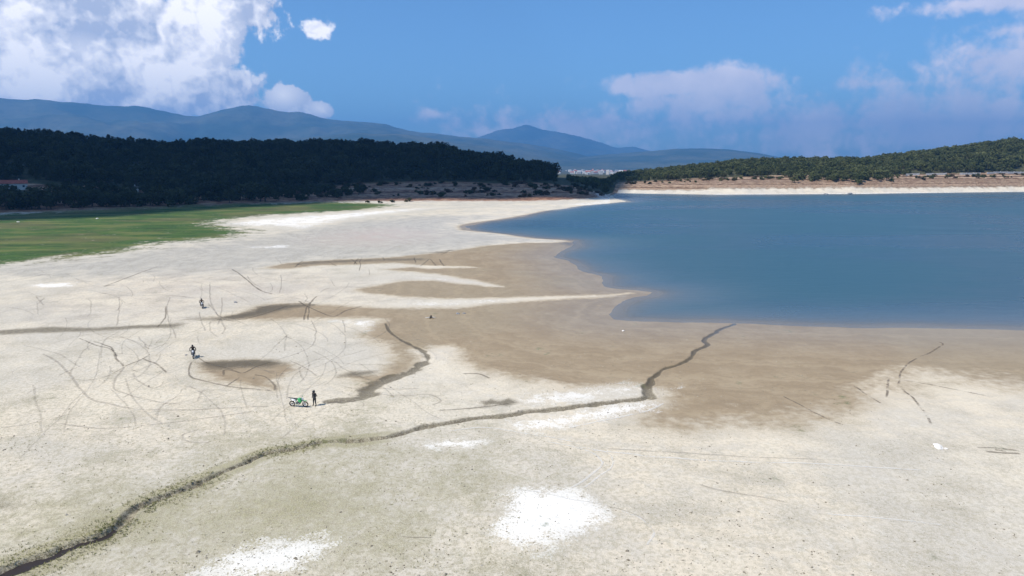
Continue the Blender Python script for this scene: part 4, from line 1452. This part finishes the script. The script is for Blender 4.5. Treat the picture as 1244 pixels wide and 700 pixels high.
def tufts():
    X, Y, Sz = [], [], []
    cut = int(_n * 0.66)
    for i in range(3600):
        k = random.randrange(0, cut)
        p = STREAM[k]
        w = SW[k]
        q = random.gauss(0, 1.5) * w + random.choice([-1, 1]) * 1.5 * w
        d = STREAM[k + 1] - STREAM[max(k - 1, 0)]
        d = d / np.linalg.norm(d)
        X.append(p[0] - d[1] * q + random.uniform(-.6, .6))
        Y.append(p[1] + d[0] * q + random.uniform(-.6, .6))
        Sz.append(random.uniform(.06, .17))
    for i in range(4200):
        a = random.uniform(R(-38), R(4))
        r = 38 + random.random() ** 1.5 * 45
        x, y = r * math.sin(a), r * math.cos(a)
        X.append(x)
        Y.append(y)
        Sz.append(random.uniform(.05, .13))
    X, Y, Sz = np.array(X), np.array(Y), np.array(Sz)
    keep = (fbm(X, Y, 1 / 5.0, 3, 95) > 0.44) & (land(X, Y) > -0.05)
    X, Y, Sz = X[keep], Y[keep], Sz[keep]
    n = len(X)
    nb = 6
    base = np.stack([X, Y, land(X, Y) - 0.02], -1)
    a = rng.uniform(0, 6.28, (n, nb))
    d = np.stack([np.cos(a), np.sin(a), np.zeros_like(a)], -1)
    s = np.stack([-np.sin(a), np.cos(a), np.zeros_like(a)], -1)
    L = Sz[:, None, None] * rng.uniform(.6, 1.3, (n, nb, 1))
    b = base[:, None] + d * L * .25
    V = np.stack([b - s * L * .16, b + s * L * .16, b + d * L * rng.uniform(.3, .9, (n, nb, 1)) + np.array([0, 0, 1]) * L * .8], 2)
    F = np.arange(n * nb * 3).reshape(-1, 3)
    mt, t = new_mat('dry_grass')
    P = t.n('ShaderNodeNewGeometry').outputs['Position']
    n1 = t.noise(P, .8, 3)
    finish(t, principled(t, t.mix(t.step(n1, .35, .65), (0.115, 0.125, 0.042), (0.28, 0.255, 0.115)), 0.9, None, 0, 0.1))
    me = mesh_np('grass_tufts', V.reshape(-1, 3), F, [mt], smooth=False)
    tag(link(bpy.data.objects.new('grass_tufts', me)), 'olive grass tufts along the stream and the near lakebed', None, None, 'stuff')


tufts()

# ------------------------------------------------------------------ stones, stump, branch
M['stone'] = plain('pale_stone', (0.68, 0.64, 0.58), 0.9, 0, 0.2, 3)
M['stone_grey'] = plain('grey_stone', (0.23, 0.23, 0.235), 0.9, 0, 0.3, 4)
M['deadwood'] = plain('dead_wood', (0.085, 0.068, 0.052), 0.95, 0, 0.4, 5)


def boulder(name, px, py, size, mat, label, seed, flat=.6):
    bm = bmesh.new()
    bmesh.ops.create_icosphere(bm, subdivisions=3, radius=1)
    for v in bm.verts:
        n = mnoise.fractal(v.co * 1.1 + Vector((seed, 0, 0)), 1.0, 2.0, 4)
        v.co *= 1 + .35 * n
        v.co.x *= 1.25
        v.co.z = max(v.co.z * flat, -.25)
        v.co *= size
    me = bpy.data.meshes.new(name)
    bm.to_mesh(me)
    bm.free()
    me.materials.append(mat)
    o = link(bpy.data.objects.new(name, me))
    x, y = U(px, py)
    o.location = (x, y, gz(x, y) + .1 * size)
    o.rotation_euler = (0, 0, seed)
    return tag(o, label, 'stone')


boulder('boulder', 1140, 544, .42, M['stone'], 'pale boulder lying alone on the dry bed at right', 1.3)
boulder('stone', 1149, 546, .16, M['stone'], 'small pale stone beside the lone boulder at right', 2.6)
boulder('stone', 286, 368, .28, M['stone_grey'], 'dark stone on the pale bed right of the farther rider', 3.1, .8)
boulder('stone', 757, 401, .22, M['stone'], 'small white stone on the brown mud near the shore', 4.2)
boulder('stone', 556, 381.5, .32, M['stone_grey'], 'bluish stone on wet mud below the long spit, left of a pair', 5.2)
boulder('stone', 564, 381, .26, M['stone_grey'], 'bluish stone on wet mud below the long spit, right of a pair', 6.4)
boulder('stone', 118, 266, .55, M['stone'], 'pale boulder lying in the green meadow', 7.7, .7)
boulder('stone', 22, 270, .6, M['stone'], 'pale flat rock at the far left end of the meadow', 8.7, .35)
boulder('stone', 226, 432, .14, M['stone_grey'], 'tiny dark stone just left of the nearer rider', 9.7, .8)
boulder('stone', 1033, 235.6, 2.2, M['stone_grey'], 'dark rock on the white far beach, right of a pair', 2.2, .6)
boulder('stone', 1003, 236, 1.9, M['stone_grey'], 'dark rock on the white far beach, left of a pair', 2.9, .6)

x, y = U(523, 387)
st_ = tag(empty('driftwood_stump', (x, y, gz(x, y))), 'dark driftwood stump with pale broken roots on the wet mud', 'stump')
mb = MB().tube([(0, 0, -.1), (.05, 0, .25), (.12, .02, .52)], [.26, .2, .13], 9)
mb.build('stump', M['deadwood'], st_)
for k, a in enumerate((0.1, 1.4, 2.8, 3.5, 4.6, 5.6)):
    L = random.uniform(.6, 1.1)
    c, s_ = math.cos(a), math.sin(a)
    MB().tube([(0, 0, .15), (.5 * L * c, .5 * L * s_, .16), (L * c, L * s_, .02 + .1 * (k % 2))], [.09, .06, .02], 6).build('root', M['deadwood' if k % 3 else 'stone'], st_)
# ------------------------------------------------------------------ house, roadside wall, town
M['render'] = plain('wall_render', (0.62, 0.57, 0.50), 0.9, 0, 0.12, 0.5)
M['white_wall'] = plain('white_wall', (0.40, 0.395, 0.385), 0.9, 0, 0.08, 0.2)
M['tiles'] = plain('red_tiles', (0.36, 0.095, 0.06), 0.85, 0, 0.3, 0.8)
M['concrete'] = plain('concrete', (0.56, 0.54, 0.50), 0.9, 0, 0.2, 0.4)
M['pane'] = plain('window_pane', (0.03, 0.035, 0.045), 0.15, 0, 0.1, 1)
M['door'] = plain('door_wood', (0.12, 0.075, 0.045), 0.7, 0, 0.2, 2)


def gable(w, d, h, over=.5):
    x, y = w / 2 + over, d / 2 + over
    return MB().add([(-x, -y, -.05), (x, -y, -.05), (x, y, -.05), (-x, y, -.05), (-x, 0, h), (x, 0, h), (-x, -y, .12), (x, -y, .12), (x, y, .12), (-x, y, .12), (-x, 0, h + .2), (x, 0, h + .2)],
                    [(6, 7, 11, 10), (8, 9, 10, 11), (0, 4, 5, 1), (2, 5, 4, 3), (0, 1, 7, 6), (2, 3, 9, 8), (1, 5, 11, 7), (5, 2, 8, 11), (3, 4, 10, 9), (4, 0, 6, 10)])


def house(name, loc, w, d, h, rz, label, group, wall, roof, detail=True):
    o = tag(empty(name, loc, rz), label, 'house', group)
    MB().box((0, 0, h / 2 - .5), (w, d, h + 1)).build('wall', wall, o, False)
    rf = gable(w, d, d * .28)
    ro = rf.build('roof', roof, o, False)
    ro.location = (0, 0, h)
    if detail:
        MB().box((w * .25, d * .15, d * .25 + .4), (.7, .7, 1.8)).build('chimney', wall, ro, False)
        n = max(2, int(w / 3.5))
        for k in range(n):
            x = -w / 2 + w * (k + .5) / n
            if k == n // 2:
                MB().box((x, -d / 2 - .03, 1.05), (1.1, .12, 2.1)).build('door', M['door'], o, False)
                continue
            wo_ = MB().box((x, -d / 2 - .03, 1.7), (1.4, .12, 1.4)).build('window', M['white_wall'], o, False)
            MB().box((x, -d / 2 - .08, 1.7), (1.15, .06, 1.15)).build('pane', M['pane'], wo_, False)
    return o


house('farm_house', (HOUSE[0], HOUSE[1], gz(*HOUSE) - .2), 17, 8, 3.4, -HOUSE_A, 'low pale house with red tiled roof in a clearing of the dark wood', None, M['render'], M['tiles'])
hx, hy = BARN
house('field_barn', (hx, hy, gz(hx, hy) - .2), 9, 5, 2.6, -math.atan2(hx, hy), 'small grey barn in the second clearing of the dark wood', None, M['concrete'], M['deadwood'])

# far town in the valley gap: the blocks cannot be told apart
hk = []
for k in range(90):
    x = random.uniform(676, 760)
    a = az_of(x)
    r = random.uniform(2600, 6000)
    w, d, h_ = random.choice([(9, 8, 6), (11, 9, 8), (16, 10, 13), (24, 11, 9), (12, 10, 16)])
    p = (r * math.sin(a), r * math.cos(a))
    zg = float(hill_z(np.array([p[0]]), np.array([p[1]]))[0][0])
    o = house('town_building', (*p, zg), w, d, h_, random.uniform(-.5, .5), 'tiny pale building of the distant town in the valley gap', 'buildings of the distant town', random.choice([M['white_wall'], M['render'], M['concrete']]),
              M['tiles'] if random.random() < .3 else M['white_wall'], False)

# pale concrete wall along the road above the right beach
wl = tag(empty('roadside_wall'), 'long pale concrete wall along the road above the right beach', 'wall')
prev = None
for k in range(26):
    x = 1100 + k * 8.2
    a = az_of(x)
    rr, zz = prof(np.array([a]))
    r = rr[0, 2] - 5
    p = Vector((r * math.sin(a), r * math.cos(a)))
    if prev is not None and k not in (3, 7, 8, 12):
        m2 = (p + prev) / 2
        d = p - prev
        z0 = min(gz(*p), gz(*prev))
        rot = Matrix.Rotation(math.atan2(d.y, d.x), 3, 'Z')
        MB().box((m2.x, m2.y, z0 + .9), (d.length - .25, .35, 2.6), rot).build('panel', M['concrete'], wl, False)
        MB().box((p.x, p.y, z0 + 1.0), (.5, .5, 3.0), rot).build('post', M['concrete'], wl, False)
    prev = p

# ------------------------------------------------------------------ motorbikes
M['rubber'] = plain('rubber', (0.022, 0.021, 0.020), 0.85, 0, 0.3, 8)
M['steel'] = plain('steel', (0.45, 0.45, 0.46), 0.35, 0.9, 0.15, 8)
M['engine'] = plain('engine_metal', (0.10, 0.10, 0.105), 0.5, 0.6, 0.25, 8)
M['green_paint'] = plain('green_plastic', (0.040, 0.36, 0.115), 0.35, 0, 0.12, 5, 0.5)
M['black_paint'] = plain('black_plastic', (0.025, 0.025, 0.027), 0.4, 0, 0.2, 5, 0.5)
M['white_paint'] = plain('white_plastic', (0.80, 0.80, 0.78), 0.4, 0, 0.05, 5, 0.5)
M['vinyl'] = plain('seat_vinyl', (0.030, 0.034, 0.032), 0.7, 0, 0.2, 9)


def ring(x, y, z, wy, wz, k=10):
    return [(x, y + wy * math.cos(2 * math.pi * j / k), z + wz * math.sin(2 * math.pi * j / k)) for j in range(k)]


def motorbike(loc, rz, lean, paint, label, stand):
    o = empty('motorbike', loc)
    o.rotation_euler = (lean, 0, rz)
    tag(o, label, 'motorbike', 'off-road motorbikes on the lakebed')
    for nm, ax, rad in (('front_wheel', (.76, 0, .335), .285), ('rear_wheel', (-.72, 0, .325), .27)):
        w = MB().torus(ax, rad - .03, .016, n=26, k=6)
        for k in range(12):
            a = math.pi * 2 * k / 12
            w.tube([(ax[0], .03 * (-1) ** k, ax[2]), (ax[0] + (rad - .03) * math.cos(a), 0, ax[2] + (rad - .03) * math.sin(a))], .006, 4)
        wo_ = w.build(nm, M['steel'], o)
        MB().torus(ax, rad, .058, n=32, k=8).build('tyre', M['rubber'], wo_)
        MB().tube([(ax[0], -.07, ax[2]), (ax[0], .07, ax[2])], .045, 10).build('hub', M['engine'], wo_)
        MB().tube([(ax[0], -.075, ax[2]), (ax[0], -.068, ax[2])], .13 if nm[0] == 'f' else .10, 18).build('brake_disc', M['white_paint' if nm[0] == 'f' else 'steel'], wo_)
    f = MB()
    for s in (-1, 1):
        f.tube([(.45, .03 * s, .86), (.30, .10 * s, .52), (.16, .12 * s, .34), (-.18, .12 * s, .34), (-.24, .11 * s, .60), (-.20, .08 * s, .78)], .02, 6)
        f.tube([(-.20, .07 * s, .78), (-.55, .07 * s, .86), (-.78, .06 * s, .90)], .015, 6)
    f.tube([(.45, 0, .88), (.1, 0, .86), (-.20, 0, .78)], .028, 6)
    f.build('frame', paint, o)
    sw = MB()
    for s in (-1, 1):
        sw.tube([(-.18, .10 * s, .42), (-.72, .10 * s, .325)], .026, 6)
    sw.build('swingarm', M['steel'], o)
    for s in (-1, 1):
        fk = MB().tube([(.76, .10 * s, .33), (.60, .10 * s, .62)], .03, 8).tube([(.60, .10 * s, .62), (.41, .10 * s, 1.02)], .024, 8)
        fk.build('fork_leg', M['steel'], o)
    hb_ = MB().tube([(.30, -.40, 1.10), (.36, -.22, 1.12), (.40, -.08, 1.05), (.40, .08, 1.05), (.36, .22, 1.12), (.30, .40, 1.10)], .014, 6).build('handlebar', M['engine'], o)
    for s in (-1, 1):
        MB().tube([(.335, .30 * s, 1.112), (.297, .42 * s, 1.10)], .022, 8).build('grip', M['rubber'], hb_)
        MB().box((.42, .32 * s, 1.11), (.03, .16, .09)).build('hand_guard', paint, hb_)
    e = MB().box((.0, 0, .45), (.38, .22, .22)).tube([(.06, 0, .5), (.12, 0, .76)], [.10, .085], 10).tube([(-.08, -.14, .43), (-.08, .14, .43)], .10, 12)
    for k in range(5):
        e.box((.075 + k * .01, 0, .56 + k * .035), (.25, .24, .012))
    e.build('engine', M['engine'], o)
    tk = MB().loft([ring(.44, 0, .90, .06, .06), ring(.30, 0, .93, .16, .13), ring(.12, 0, .91, .17, .13), ring(-.04, 0, .87, .11, .09)])
    tk.build('fuel_tank', paint, o)
    for s in (-1, 1):
        MB().loft([ring(.48, .17 * s, .72, .015, .09), ring(.28, .20 * s, .74, .020, .20), ring(.06, .16 * s, .78, .015, .12)]).build('radiator_shroud', paint, o)
        MB().loft([ring(-.20, .11 * s, .78, .012, .06), ring(-.42, .13 * s, .80, .016, .14), ring(-.72, .11 * s, .88, .012, .08)]).build('side_panel', M['white_paint'], o)
        MB().tube([(-.05, .12 * s, .38), (-.05, .26 * s, .37)], .018, 6).build('footpeg', M['steel'], o)
    MB().loft([ring(.06, 0, .94, .06, .03), ring(-.12, 0, .93, .11, .05), ring(-.45, 0, .94, .12, .05), ring(-.78, 0, .98, .09, .03)]).build('seat', M['vinyl'], o)
    MB().loft([ring(-.66, 0, .93, .10, .02), ring(-.85, 0, .98, .10, .02), ring(-1.08, 0, 1.00, .07, .012)]).build('rear_fender', M['black_paint' if paint is M['green_paint'] else 'white_paint'], o)
    MB().loft([ring(.52, 0, .72, .07, .02), ring(.72, 0, .77, .085, .02), ring(1.00, 0, .73, .05, .012)]).build('front_fender', paint, o)
    MB().loft([[(.535 - .25 * (z - .92), y, z) for y, z in ((-.10, .80), (.10, .80), (.13, .95), (.09, 1.06), (-.09, 1.06), (-.13, .95))],
               [(.560 - .25 * (z - .92), y, z) for y, z in ((-.09, .81), (.09, .81), (.12, .95), (.08, 1.05), (-.08, 1.05), (-.12, .95))]]).build('number_plate', M['white_paint'], o)
    MB().tube([(.14, -.06, .66), (.26, -.13, .55), (.10, -.16, .40), (-.16, -.15, .52), (-.38, -.14, .74)], [.022, .026, .03, .024, .022], 8).tube([(-.38, -.14, .74), (-.78, -.15, .86)], .045, 10).build('exhaust', M['steel'], o)
    if stand:
        MB().tube([(-.12, .12, .36), (-.16, .30, .03)], .014, 6).build('side_stand', M['steel'], o)
    o.scale = (1.06, 1.06, 1.06)
    return o


# ------------------------------------------------------------------ people
M['suit'] = plain('black_riding_suit', (0.020, 0.021, 0.024), 0.8, 0, 0.3, 6)
M['grey_cloth'] = plain('grey_cloth', (0.20, 0.21, 0.235), 0.85, 0, 0.2, 6)
M['boot'] = plain('boot_leather', (0.020, 0.018, 0.017), 0.6, 0, 0.2, 8)
M['glove'] = plain('glove', (0.05, 0.05, 0.055), 0.8, 0, 0.2, 8)
M['helmet'] = plain('helmet_shell', (0.03, 0.03, 0.033), 0.3, 0, 0.1, 5, 0.5)
M['skin'] = plain('skin', (0.42, 0.26, 0.19), 0.6, 0, 0.08, 5)


def person(loc, rz, J, label, band, helmet_col):
    """one continuous body grown over a posed skeleton; J: joint -> (x, y, z)"""
    o = tag(empty('person', loc, rz), label, 'person')
    V, E, Rd, ix = [], [], [], {}

    def add(n, p, r, to=None):
        ix[n] = len(V)
        V.append(p)
        Rd.append((r[0] * 1.18, r[1] * 1.18))
        if to is not None:
            E.append((ix[to], ix[n]))

    add('pelvis', J['pelvis'], (.135, .105))
    p, c = Vector(J['pelvis']), Vector(J['chest'])
    add('waist', p.lerp(c, .45), (.125, .10), 'pelvis')
    add('chest', c, (.155, .115), 'waist')
    add('neck', J['neck'], (.06, .06), 'chest')
    h = Vector(J['head'])
    add('skull', h, (.095, .105), 'neck')
    add('crown', h + Vector((0, 0, .09)), (.075, .085), 'skull')
    for s, k in ((1, 'l'), (-1, 'r')):
        for n, r, to in (('shoulder', .068, 'chest'), ('elbow', .047, 'shoulder'), ('wrist', .032, 'elbow')):
            add(n + k, J[n + k], (r, r), to + k if to != 'chest' else 'chest')
        w, e = Vector(J['wrist' + k]), Vector(J['elbow' + k])
        d = (w - e).normalized()
        side = d.cross(Vector((0, 0, 1)))
        side = side.normalized() if side.length > .1 else Vector((1, 0, 0))
        add('palm' + k, w + d * .07, (.038, .024), 'wrist' + k)
        for q, ln in ((-1.5, .055), (-.5, .07), (.5, .065), (1.5, .05)):
            add('knuckle%s%.1f' % (k, q), w + d * .11 + side * q * .02, (.0105, .0105), 'palm' + k)
            add('tip%s%.1f' % (k, q), w + d * (.11 + ln) + side * q * .021 - Vector((0, 0, .02)), (.009, .009), 'knuckle%s%.1f' % (k, q))
        add('thumb' + k, w + d * .075 - side * .055, (.011, .011), 'palm' + k)
        for n, r, to in (('hip', .098, 'pelvis'), ('knee', .066, 'hip'), ('ankle', .047, 'knee'), ('toe', .042, 'ankle')):
            add(n + k, J[n + k], (r, r), to + k if to != 'pelvis' else 'pelvis')
    me = bpy.data.meshes.new('body')
    me.from_pydata([tuple(v) for v in V], E, [])
    tmp = bpy.data.objects.new('body', me)
    C.objects.link(tmp)
    md = tmp.modifiers.new('skin', 'SKIN')
    md.use_smooth_shade = True
    for i, sv in enumerate(me.skin_vertices[0].data):
        sv.radius = Rd[i]
        sv.use_root = (i == 0)
    tmp.modifiers.new('sub', 'SUBSURF').levels = 1
    dg = bpy.context.evaluated_depsgraph_get()
    bm_ = bpy.data.meshes.new_from_object(tmp.evaluated_get(dg))
    bpy.data.objects.remove(tmp)
    for m_ in ('suit', 'grey_cloth', 'boot', 'glove', 'skin'):
        bm_.materials.append(M[m_])
    pts = {n: Vector(V[i]) for n, i in ix.items()}
    zz_ = [pts['pelvis'].z - .06, pts['pelvis'].z + .17]
    for pl in bm_.polygons:
        c = pl.center
        nn = min(pts, key=lambda n: (pts[n] - c).length_squared)
        m_ = 0
        if nn.startswith(('toe', 'ankle')):
            m_ = 2
        elif nn.startswith(('palm', 'knuckle', 'tip', 'thumb')):
            m_ = 3
        elif nn == 'neck' or nn in ('skull', 'crown'):
            m_ = 4
        elif band and zz_[0] < c.z < zz_[1] and nn in ('pelvis', 'waist', 'chest'):
            m_ = 1
        pl.material_index = m_
        pl.use_smooth = True
    b = link(bpy.data.objects.new('body', bm_), o)
    # helmet with peak, chin bar and goggles; the face looks along +x
    rg = []
    for k in range(9):
        a = -1.05 + (math.pi / 2 + 1.05) * k / 8
        q = max(math.cos(a), .04)
        rg.append([(h.x - .01 + .150 * q * math.cos(2 * math.pi * j / 14), h.y + .128 * q * math.sin(2 * math.pi * j / 14), h.z + .045 + .155 * math.sin(a)) for j in range(14)])
    hl = MB().loft(rg).build('helmet', helmet_col, o)
    MB().loft([[(h.x + .10, h.y - .09, h.z + .12), (h.x + .10, h.y + .09, h.z + .12), (h.x + .10, h.y + .08, h.z + .145), (h.x + .10, h.y - .08, h.z + .145)],
               [(h.x + .24, h.y - .07, h.z + .13), (h.x + .24, h.y + .07, h.z + .13), (h.x + .24, h.y + .07, h.z + .14), (h.x + .24, h.y - .07, h.z + .14)]]).build('peak', helmet_col, hl)
    MB().tube([(h.x + .02, h.y - .12, h.z - .05), (h.x + .16, h.y - .06, h.z - .06), (h.x + .17, h.y + .06, h.z - .06), (h.x + .02, h.y + .12, h.z - .05)], .03, 6).build('chin_bar', helmet_col, hl)
    MB().tube([(h.x + .10, h.y - .105, h.z + .04), (h.x + .15, h.y - .04, h.z + .045), (h.x + .15, h.y + .04, h.z + .045), (h.x + .10, h.y + .105, h.z + .04)], .032, 6).build('goggles', M['pane'], hl)
    return o


ST = dict(pelvis=(0, 0, .98), chest=(.02, 0, 1.36), neck=(.02, 0, 1.54), head=(.05, 0, 1.66),
          shoulderl=(0, .20, 1.45), elbowl=(-.03, .31, 1.19), wristl=(.14, .20, 1.05), shoulderr=(0, -.20, 1.45), elbowr=(-.03, -.30, 1.18), wristr=(.16, -.17, 1.06),
          hipl=(0, .10, .93), kneel=(.03, .15, .52), anklel=(-.01, .19, .10), toel=(.17, .22, .05), hipr=(0, -.10, .93), kneer=(.04, -.14, .52), ankler=(0, -.17, .10), toer=(.18, -.20, .05))
RD = dict(pelvis=(-.22, 0, 1.08), chest=(.06, 0, 1.44), neck=(.14, 0, 1.60), head=(.21, 0, 1.71),
          shoulderl=(.06, .20, 1.52), elbowl=(.17, .40, 1.30), wristl=(.27, .36, 1.135), shoulderr=(.06, -.20, 1.52), elbowr=(.17, -.40, 1.30), wristr=(.27, -.36, 1.135),
          hipl=(-.20, .11, 1.04), kneel=(.10, .22, .80), anklel=(-.10, .22, .46), toel=(.06, .23, .41), hipr=(-.20, -.11, 1.04), kneer=(.10, -.22, .80), ankler=(-.10, -.22, .46), toer=(.06, -.23, .41))
RD2 = dict(RD)
RD2.update(pelvis=(-.34, 0, 1.02), hipl=(-.32, .11, 1.0), hipr=(-.32, -.11, 1.0), chest=(-.10, 0, 1.38), neck=(-.04, 0, 1.55), head=(.02, 0, 1.67), shoulderl=(-.08, .2, 1.47), shoulderr=(-.08, -.2, 1.47),
           elbowl=(.08, .40, 1.26), elbowr=(.08, -.40, 1.26), toel=(-.04, .30, .05), anklel=(-.20, .30, .10), kneel=(-.02, .30, .56))

x, y = U(363.2, 494.8)
motorbike((x, y, gz(x, y) + .0), R(-9), R(7), M['green_paint'], 'green dirt bike with white side panel parked beside the standing person', True)
x, y = U(382.5, 493.5)
person((x, y, gz(x, y) - .01), R(-118), ST, 'person in black riding gear standing right of the parked green dirt bike', True, M['helmet'])
for px, py, yaw, jj, wh_, lab1, lab2 in ((235, 434.5, R(-67), RD, 'nearer', 'dark dirt bike with white front plate under the nearer rider', 'nearer of two riders in black coming head-on, left of the dark mud patch'),
                                        (245.5, 374.5, R(-62), RD2, 'farther', 'dark dirt bike with white front plate under the farther rider', 'farther of two riders in black, seated with one foot down')):
    x, y = U(px, py)
    g = gz(x, y)
    motorbike((x, y, g), yaw, 0.0, M['black_paint'], lab1, False)
    person((x, y, g), yaw, jj, lab2, False, M['helmet'])
